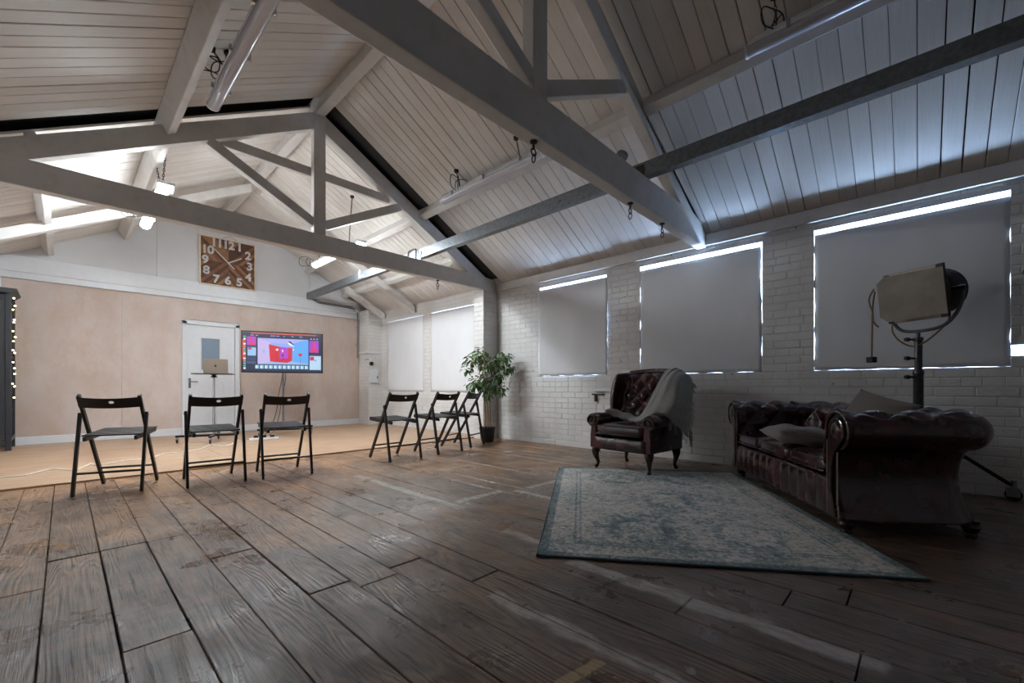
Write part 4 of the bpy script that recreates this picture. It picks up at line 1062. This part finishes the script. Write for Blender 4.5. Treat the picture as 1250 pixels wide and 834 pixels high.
# outer back shell
def fbo(u, v):
    x = -.30 + .60*u; return (x, .255 + .155*v - .02*(1-v) - .05*(abs(x)/.3)**3, .20 + (.785 + .018*math.sin(math.pi*u))*v)
MB().grid(fbo, 16, 16).build('back_shell', Ld, ac, smooth='all', solid=.02)
MB().tube(catmull([(-.29 + .58*k/10, .365+.03*math.sin(math.pi*k/10)-.02, .985 + .018*math.sin(math.pi*k/10)) for k in range(11)],3), .030, 10).build('top_rail', Lm, ac, smooth='all')
for s_ in (-1, 1):
    # arm: padded panel + roll
    MB().box(s_*.27 if s_ > 0 else -.345, .345 if s_ > 0 else -.27, -.27, .30, .205, .49).build('arm_panel', Ld, ac, bevel=.015)
    ar = MB(); roll = catmull([(s_*.318,-.315,.492),(s_*.320,-.15,.498),(s_*.318,.05,.505),(s_*.31,.24,.52)],6)
    ar.tube(roll, [.066 + .006*math.sin(k*.5) for k in range(len(roll))], 18)
    ao = ar.build('arm', Lm, ac, smooth=True)
    sp_ = scroll(s_*.318, .492, .058, 1.35, 34, s_)
    MB().tube([(a, -.322, b) for a, b in sp_], .009, 6).build('scroll_piping', Lm, ao, smooth='all')
    MB().prism([(s_*.262,.21),(s_*.345,.21),(s_*.345,.34),(s_*.335,.42),(s_*.36,.46),(s_*.30,.50),(s_*.275,.42)], lambda a,b:(a,-.318,b), lambda a,b:(a,-.25,b)).build('arm_front', Lm, ao, bevel=.008)
    # wing
    def wing(u, v, s_=s_):
        # u from back (0) to front edge (1), v up
        z = .50 + .495*v; depth = .26*(1 - .10*v - .55*max(0, v-.85)**1.1) * (.86 + .14*math.sin(math.pi*min(1, v*1.1))); y = .335 + .05*v - .02 - depth*u
        x = s_*(.270 + .085*u + .010*math.sin(math.pi*v))
        if v > .9: z -= .02*u*u*(v-.9)/.1
        return (x, y, z)
    MB().grid(wing, 14, 20).build('wing', Lm, ac, smooth='all', solid=.055)
    # legs
    for (x, y, ox, oy) in ((s_*.295,-.255,s_*.5,-1.0),(s_*.285,.255,s_*.2,.9)):
        k = .035
        pts = catmull([(x,y,.225),(x+ox*k*.6,y+oy*k*.6,.175),(x+ox*k*.45,y+oy*k*.4,.12),(x-ox*k*.1,y-oy*k*.2,.06),(x+ox*k*.1,y+oy*k*.2,.025),(x+ox*k*.7,y+oy*k*.8,.008)],4)
        rad = [.040,.042,.043,.043,.041,.038,.035,.031,.027,.024,.021,.019,.017,.016,.015,.0155,.017,.019,.021,.020,.012]
        MB().tube(pts, rad[:len(pts)], 10).build('leg', M['dark_wood'], ac, smooth='all')

# knitted throw: an L of cloth over the near wing and arm, plus a gathered end along the far arm
th = empty('throw_blanket', (4.05, 2.095, .38), R(-94.6)); tag(th, 'grey knitted throw with fringe draped over the armchair', 'blanket')
rows = [  # control rows from behind the back over the top of the wing, down onto the seat and the outside of the arm
 [(.20,.43,.86),(.28,.43,.86),(.34,.42,.82),(.40,.41,.76)],
 [(.18,.41,.97),(.28,.40,.96),(.36,.38,.92),(.415,.37,.86)],
 [(.16,.33,1.015),(.26,.31,1.015),(.36,.25,.985),(.435,.30,.86)],
 [(.14,.24,.93),(.25,.17,.94),(.375,.08,.92),(.45,.25,.80)],
 [(.11,.17,.79),(.23,.07,.80),(.395,-.01,.78),(.462,.22,.68)],
 [(.08,.10,.66),(.21,-.01,.67),(.40,-.05,.66),(.468,.20,.58)],
 [(.03,.05,.545),(.18,-.07,.555),(.385,-.07,.595),(.470,.18,.49)],
 [(-.03,.0,.492),(.13,-.10,.495),(.345,-.09,.580),(.472,.17,.42)],
 [(-.09,-.02,.488),(.08,-.11,.490),(.300,-.10,.575),(.474,.16,.35)],
]
fine = []
for r_ in rows: fine.append(catmull(r_, 6))
cols = list(zip(*fine)); cols = [catmull(list(c), 4) for c in cols]
rr_ = random.Random(4)
def thr(u, v):
    i = min(int(round(u*(len(cols)-1))), len(cols)-1); j = min(int(round(v*(len(cols[0])-1))), len(cols[0])-1)
    p = cols[i][j]; w_ = .017*math.sin(u*24 + v*6) + .009*math.sin(v*21 + u*11)
    return (p.x + w_, p.y - w_*.8, p.z + .4*w_ - .38)
MB().grid(thr, len(cols)-1, len(cols[0])-1).build('draped_cloth', M['throw'], th, smooth='all', solid=.014)
def bunch(u, v):
    t = u; cx = -.30 + .34*t; cy = -.03 + .20*math.sin(t*2.0)*.6; cz = .565 - .075*min(1, t*1.6) - .38
    a = 2*math.pi*v; r_ = (.060 + .014*math.sin(u*17) + .010*math.sin(a*3+u*8))*(1 - .25*t)
    return (cx + .3*r_*math.cos(a), cy + r_*1.15*math.cos(a), cz + r_*.62*math.sin(a))
MB().grid(bunch, 30, 22, closev=True).build('gathered_end', M['throw'], th, smooth='all')
fr_ = MB()
for j in range(4, len(cols[0])):
    p = cols[-1][j]; q0 = .05 if j < len(cols[0])-8 else .10
    for q in range(2):
        x, y, z = p.x + rr_.uniform(-.01,.01), p.y + rr_.uniform(-.01,.02), p.z - .38
        fr_.tube([(x,y,z),(x+rr_.uniform(0,.012),y+.02,z-q0*.5),(x+rr_.uniform(-.005,.02),y+.03+rr_.uniform(-.01,.01),z-q0)], .004, 4)
for i in range(len(cols)-8, len(cols)):
    p = cols[i][-1]
    for q in range(2):
        x, y, z = p.x + rr_.uniform(-.01,.01), p.y + rr_.uniform(-.01,.02), p.z - .38
        fr_.tube([(x,y,z),(x+rr_.uniform(0,.012),y+.01,z-.05),(x+rr_.uniform(-.005,.02),y+.015+rr_.uniform(-.01,.01),z-.10)], .004, 4)
o = fr_.build('fringe', M['throw'], th); o['kind'] = 'stuff'

# ================================================================ rug
RA, RB, RC = Vector((3.484,2.650)), Vector((1.576,1.338)), Vector((2.564,-.018))
rl, rw = (RA-RB).length, (RC-RB).length
rg = empty('area_rug', ((RA.x+RC.x)/2, (RA.y+RC.y)/2, .001), math.atan2(RA.y-RB.y, RA.x-RB.x)); tag(rg, 'faded blue-green and beige oriental rug in front of the sofa', 'rug')
def m_rug():
    t = NT('faded oriental rug'); v = t.coord('Object'); sp = t.n('ShaderNodeSeparateXYZ'); t.l(v, sp.inputs[0])
    ax = t.math('ABSOLUTE', sp.outputs[0]); ay = t.math('ABSOLUTE', sp.outputs[1])
    fine_ = t.noise(v, 46, 5, 0.7, 0.6); mid = t.noise(v, 9, 5, 0.65, 1.2); big = t.noise(v, 2.1, 4, 0.6, 0.5)
    # distance to the rug edge
    ed = t.math('MINIMUM', t.math('SUBTRACT', rl/2, ax), t.math('SUBTRACT', rw/2, ay))
    band = t.ramp(ed, [(0.0, (1,1,1,1)), (.045, (.95,.95,.95,1)), (.055, (.25,.25,.25,1)), (.17, (.4,.4,.4,1)), (.18, (.9,.9,.9,1)), (.195, (.3,.3,.3,1)), (.21, (.8,.8,.8,1)), (.225, (.22,.22,.22,1))])
    # three medallions along the length
    tot = None
    for cx in (-.72, 0, .72):
        for cy in (-.28, .28) if cx else (0,):
            dx = t.math('DIVIDE', t.math('SUBTRACT', sp.outputs[0], cx), 1.25); dy = t.math('SUBTRACT', sp.outputs[1], cy)
            d = t.math('SQRT', t.math('ADD', t.math('MULTIPLY', dx, dx), t.math('MULTIPLY', dy, dy))); d = t.math('ADD', d, t.math('MULTIPLY', t.math('SUBTRACT', mid, .5), .16))
            r_ = t.ramp(d, [(.0,(.55,.55,.55,1)),(.05,(.2,.2,.2,1)),(.12,(.35,.35,.35,1)),(.135,(.95,.95,.95,1)),(.18,(.8,.8,.8,1)),(.2,(.15,.15,.15,1)),(.26,(.5,.5,.5,1)),(.3,(0,0,0,1))])
            tot = r_ if tot is None else t.mix(1.0, tot, r_, 'LIGHTEN')
    field = t.mix(.52, tot, t.ramp(mid, [(.38,(0,0,0,1)),(.62,(1,1,1,1))]))
    m = t.mix(.85, t.mix(.25, band, field), field, 'LIGHTEN')
    m2 = t.math('ADD', t.math('MULTIPLY', m, .66), t.math('MULTIPLY', t.math('SUBTRACT', fine_, .5), 1.7))
    m2 = t.math('ADD', t.math('ADD', m2, .10), t.math('MULTIPLY', t.math('SUBTRACT', big, .5), .8))
    c = t.ramp(m2, [(.10, srgb(222,213,203)), (.30, srgb(196,193,187)), (.50, srgb(146,156,156)), (.85, srgb(98,114,118))])
    t.bump(t.noise(v, 260, 2), .5, .004)
    return t.set(color=c, rough=.95, spec=.1)
M['rug'] = m_rug()
def rugf(u, v):
    x, y = -rl/2 + rl*u, -rw/2 + rw*v
    return (x, y, .010 + .002*math.sin(x*7)*math.sin(y*5) + (.006 if (u in (0,1)) and (v in (0,1)) else 0))
MB().grid(rugf, 60, 44).build('pile', M['rug'], rg, smooth='all')
bdm = plain('dark rug binding', srgb(66,78,84), .95)
for p0, p1 in (((-rl/2,-rw/2),(rl/2,-rw/2)),((rl/2,-rw/2),(rl/2,rw/2)),((rl/2,rw/2),(-rl/2,rw/2)),((-rl/2,rw/2),(-rl/2,-rw/2))):
    MB().tube([(p0[0],p0[1],.006),(p1[0],p1[1],.006)], .006, 6).build('bound_edge', bdm, rg)

# ================================================================ studio spotlight on a wheeled stand
st = empty('studio_light_stand', (4.40, 0, 0)); tag(st, 'grey wheeled stand carrying the studio spotlight behind the sofa', 'stand')
gm = plain('worn gunmetal', srgb(84,84,86), .4, .6, .2, 30)
MB().lathe([(.030,.22),(.030,.92),(.033,.925),(.033,.95),(.024,.96),(.024,1.17),(.030,1.175),(.030,1.20),(.012,1.205),(.012,1.235)],14).build('column', gm, st, smooth=True)
for zz in (.905, 1.045, 1.185):
    mb = MB().tube([(-.02,.02,zz),(-.05,.05,zz),(-.052,.052,zz),(-.07,.07,zz)], [.008,.008,.016,.014], 8)
    mb.build('clamp_knob', M['black_metal'], st)
for k, (a, rl_) in enumerate(((R(-54), 1.0), (R(-165), .72), (R(22), .70))):
    ca, sa = math.cos(a)*rl_, math.sin(a)*rl_
    MB().tube([(.03*ca,.03*sa,.50),(.60*ca,.60*sa,.12)], .014, 8).build('leg', M['black_metal'], st)
    MB().tube([(.03*ca,.03*sa,.26),(.32*ca,.32*sa,.315)], .011, 8).build('brace', M['black_metal'], st)
    caster(.62*ca, .62*sa, st, 0, 1.5)
hd = empty('studio_spotlight', (4.40, 0, 1.236)); tag(hd, 'vintage studio spotlight with pale metal barn door flaps', 'spotlight')
hd.rotation_euler = (0, 0, R(148))     # local +x = the way the lamp points
old = plain('worn pale aluminium', srgb(150,140,130), .55, .25, .22, 7)
drum = plain('dark grey enamel', srgb(70,70,72), .45, .3, .2)
tilt = R(-9)
def tl(p): # lamp frame -> head frame (pitch about local y, centre of yoke at z=.28)
    x, y, z = p; return (x*math.cos(tilt) - z*math.sin(tilt)*-1*-1, y, .285 + z*math.cos(tilt) + x*math.sin(tilt)*1) if True else p
def lathe_x(prof, n=28):
    mb = MB(); v = []; f = []
    for (r_, x) in prof:
        for k in range(n):
            a = 2*math.pi*k/n; v.append(tl((x, r_*math.cos(a), r_*math.sin(a))))
    for i in range(len(prof)-1):
        for k in range(n): f.append((i*n+k, i*n+(k+1)%n, (i+1)*n+(k+1)%n, (i+1)*n+k))
    f.append(tuple(range(n))); f.append(tuple((len(prof)-1)*n+k for k in range(n))); return mb.add(v, f)
lathe_x([(.10,-.26),(.150,-.25),(.165,-.235),(.165,-.09),(.155,-.085),(.155,-.02),(.170,-.015),(.170,.02),(.15,.022)]).build('lamp_drum', drum, hd, smooth=True)
for k in range(6):
    x = -.225 + k*.024; lathe_x([(.166,x),(.172,x+.002),(.172,x+.008),(.166,x+.010)]).build('cooling_fin', drum, hd, smooth=True)
lathe_x([(.145,.021),(.145,.026),(.05,.036),(.01,.038)]).build('fresnel_lens', plain('dark lens glass', srgb(50,56,60), .1, 0), hd, smooth=True)
for a, b, c, d in ((-.19,.19,-.19,-.165),(-.19,.19,.165,.19),(-.19,-.165,-.165,.165),(.165,.19,-.165,.165)):
    vs8 = [tl(p) for p in ((.022,a,c),(.045,a,c),(.045,b,c),(.022,b,c),(.022,a,d),(.045,a,d),(.045,b,d),(.022,b,d))]
    MB().add(vs8, [(0,1,2,3),(4,7,6,5),(0,4,5,1),(1,5,6,2),(2,6,7,3),(3,7,4,0)]).build('frame_bar', M['black_metal'], hd)
def flap(edge, ang, w0, w1, L, ch_):
    """barn door hinged on an edge of the square frame; edge: 'l','r','t','b'"""
    out = [(0,-w0/2),(L-ch_,-w1/2),(L,-w1/2+ch_),(L,w1/2-ch_),(L-ch_,w1/2),(0,w0/2)]
    def m3(a, b, off):
        f_ = a*math.cos(ang) ; o_ = .185 + a*math.sin(ang) + off
        if edge == 'l': return tl((.045+f_, o_, b))
        if edge == 'r': return tl((.045+f_, -o_, b))
        if edge == 't': return tl((.045+f_, b, o_))
        return tl((.045+f_, b, -o_))
    return MB().prism(out, lambda a,b:m3(a,b,0), lambda a,b:m3(a,b,.004)).build('barn_door', old, hd)
flap('l', R(-72), .33, .345, .37, .045); flap('r', R(-84), .30, .30, .16, .03); flap('t', R(-86), .30, .28, .12, .03); flap('b', R(-86), .30, .28, .12, .03)
yk = [tl((-.07,.215,.0)), tl((-.07,.215,-.07)), (-.05,.20,.12), (-.03,.13,.035), (0,0,.012), (-.03,-.13,.035), (-.05,-.20,.12), tl((-.07,-.215,-.07)), tl((-.07,-.215,0))]
MB().tube(catmull(yk,5), .012, 8).build('yoke', gm, hd, smooth=True)
for s_ in (-1, 1):
    p, q = tl((-.07,s_*.165,0)), tl((-.07,s_*.245,0)); MB().tube([p,q], .018, 10).build('yoke_knob', M['black_metal'], hd)
rope = plain('amber fabric cord', srgb(132,96,58), .8, 0, .35, 120)
MB().tube(catmull([tl((-.10,.12,-.15)),(-.06,.14,.06),(0,.06,-.06),(.02,-.02,-.10),(.04,-.10,-.05),(.02,-.16,.03),(0,-.17,.10)],5), .006, 6).build('power_cord', rope, hd)
MB().tube(catmull([(.165,-.185,.34),(.175,-.195,.22),(.172,-.20,.05),(.178,-.20,-.17)],5), .006, 6).build('power_cord', rope, hd)
MB().tube(catmull([(.168,-.19,.36),(.185,-.215,.28),(.17,-.20,.18),(.18,-.185,.10),(.15,-.17,.06)],4), .006, 6).build('power_cord', rope, hd)
MB().box(.155,.205,-.225,-.175,-.215,-.17).build('plug', M['rubber'], hd, bevel=.005)

# ================================================================ tall cabinet with fairy lights
cb = empty('display_cabinet', (-.645, 8.75, FZ)); tag(cb, 'tall charcoal display cabinet at the left edge', 'cabinet')
cm_, ci = M['cabinet'], M['cabinet_in']
x0, x1, y0, y1 = -.175, .175, -.34, .30; HT = 2.02
for (x, y) in ((x0,y0),(x1-.05,y0),(x0,y1-.05),(x1-.05,y1-.05)):
    MB().box(x,x+.05,y,y+.05,0,HT).build('corner_post', cm_, cb, bevel=.003)
MB().box(x0+.05,x1-.05,y0+.014,y0+.026,.16,HT-.03).build('end_panel', cm_, cb)
for z in (.13,.72,HT-.09): MB().box(x0+.05,x1-.05,y0+.006,y0+.036,z,z+.07).build('end_rail', cm_, cb, bevel=.002)
MB().box(x0+.05,x1-.05,y1-.03,y1-.01,.16,HT-.03).build('end_panel', cm_, cb)
MB().box(x0,x0+.012,y0+.05,y1-.05,.13,HT).build('back_panel', ci, cb)
for k in range(6): MB().box(x0+.014,x1-.02,y0+.05,y1-.05,.15+k*.355,.17+k*.355).build('shelf', ci, cb)
MB().box(x1-.03,x1,y0+.05,y1-.05,.12,.17).build('front_rail', cm_, cb)
MB().prism([(x0-.0,HT),(x1+.005,HT),(x1+.05,HT+.045),(x1+.05,HT+.06),(x0-.0,HT+.06)], lambda a,b:(a,y0-.035,b), lambda a,b:(a,y1+.03,b)).build('cornice', cm_, cb)
fa = empty('fairy_lights', (-.645, 8.75, FZ+.3)); tag(fa, 'string of warm fairy lights hanging inside the dark cabinet', 'fairy lights')
zz = [1.70,1.62,1.53,1.44,1.36,1.28,1.20,1.12,1.04,.96,.88,.78,.70,.60,.52,.42]
pts = [(x1+.012 + .010*math.sin(k*2.3), y0+.17+.05*math.sin(k*1.3), z-.02+.025*math.sin(k*3.7)) for k, z in enumerate(zz)]
MB().tube(catmull(pts,3), .003, 4).build('wire', M['cable'], fa)
for p in pts: MB().ball(p, .010, 8, 6).build('bulb', M['fairy'], fa, smooth='all')

# ================================================================ services on the far right corner
cd = empty('conduit_run', (4.50, 9.02, 1.45)); tag(cd, 'thin metal conduit running along the gable and down beside the corner pier', 'conduit')
MB().tube([(-.98,.03,1.20),(-.84,.03,1.14),(-.11,.03,1.12),(-.02,.03,1.08),(.0,.02,1.0),(.0,.02,.02)], .012, 8).build('pipe', M['grey_metal'], cd, smooth=True)
MB().tube([(-.98,.04,1.235),(-.80,.04,1.165),(-.10,.04,1.155)], .008, 6).build('pipe', M['grey_metal'], cd, smooth=True)
for z in (.3,.7): MB().box(-.018,.018,-.0,.06,z,z+.02).build('saddle_clip', M['chrome'], cd)
MB().box(-.07,.05,.0,.06,1.04,1.10).build('junction_box', M['white_wood'], cd)
sv = empty('wall_camera', (4.57, 8.64, 1.36)); tag(sv, 'small white wall camera with black dome on the corner pier', 'camera')
MB().box(-.02,.06,-.02,.02,.02,.11).build('mount', M['white_wood'], sv, bevel=.004)
MB().tube([(-.10,-.0,.05),(-.06,-.01,.075),(.0,-.01,.07)], .010, 6).build('arm', M['chrome'], sv)
MB().ball((.03,-.045,-.02), .045, 14, 10).build('dome', M['rubber'], sv, smooth='all')
bx_ = empty('meter_box', (4.66, 8.655, .92)); tag(bx_, 'shallow white meter box on the corner pier', 'box')
MB().box(-.075,.10,-.05,0,0,.30).build('box_body', M['white_wood'], bx_, bevel=.004)
MB().box(-.065,.09,-.056,-.05,.015,.285).build('box_door', M['white_wood'], bx_, bevel=.002)
MB().box(.07,.085,-.064,-.056,.10,.15).build('catch', M['rubber'], bx_)
hk = empty('wall_bracket', (4.876, 3.04, .66)); tag(hk, 'small rusty bracket on the brick wall left of the armchair', 'bracket')
MB().box(-.02,.0,-.07,.12,.065,.085).build('flange', M['rust'], hk)
MB().box(-.025,.0,.045,.075,-.02,.065).build('stem', M['rust'], hk)
sl_ = MB().box(4.845,4.878,2.86,3.12,.775,.80).build('wall_ledge', M['white_wood'], None, bevel=.004); tag(sl_, 'little white ledge on the brick wall behind the armchair', 'ledge')
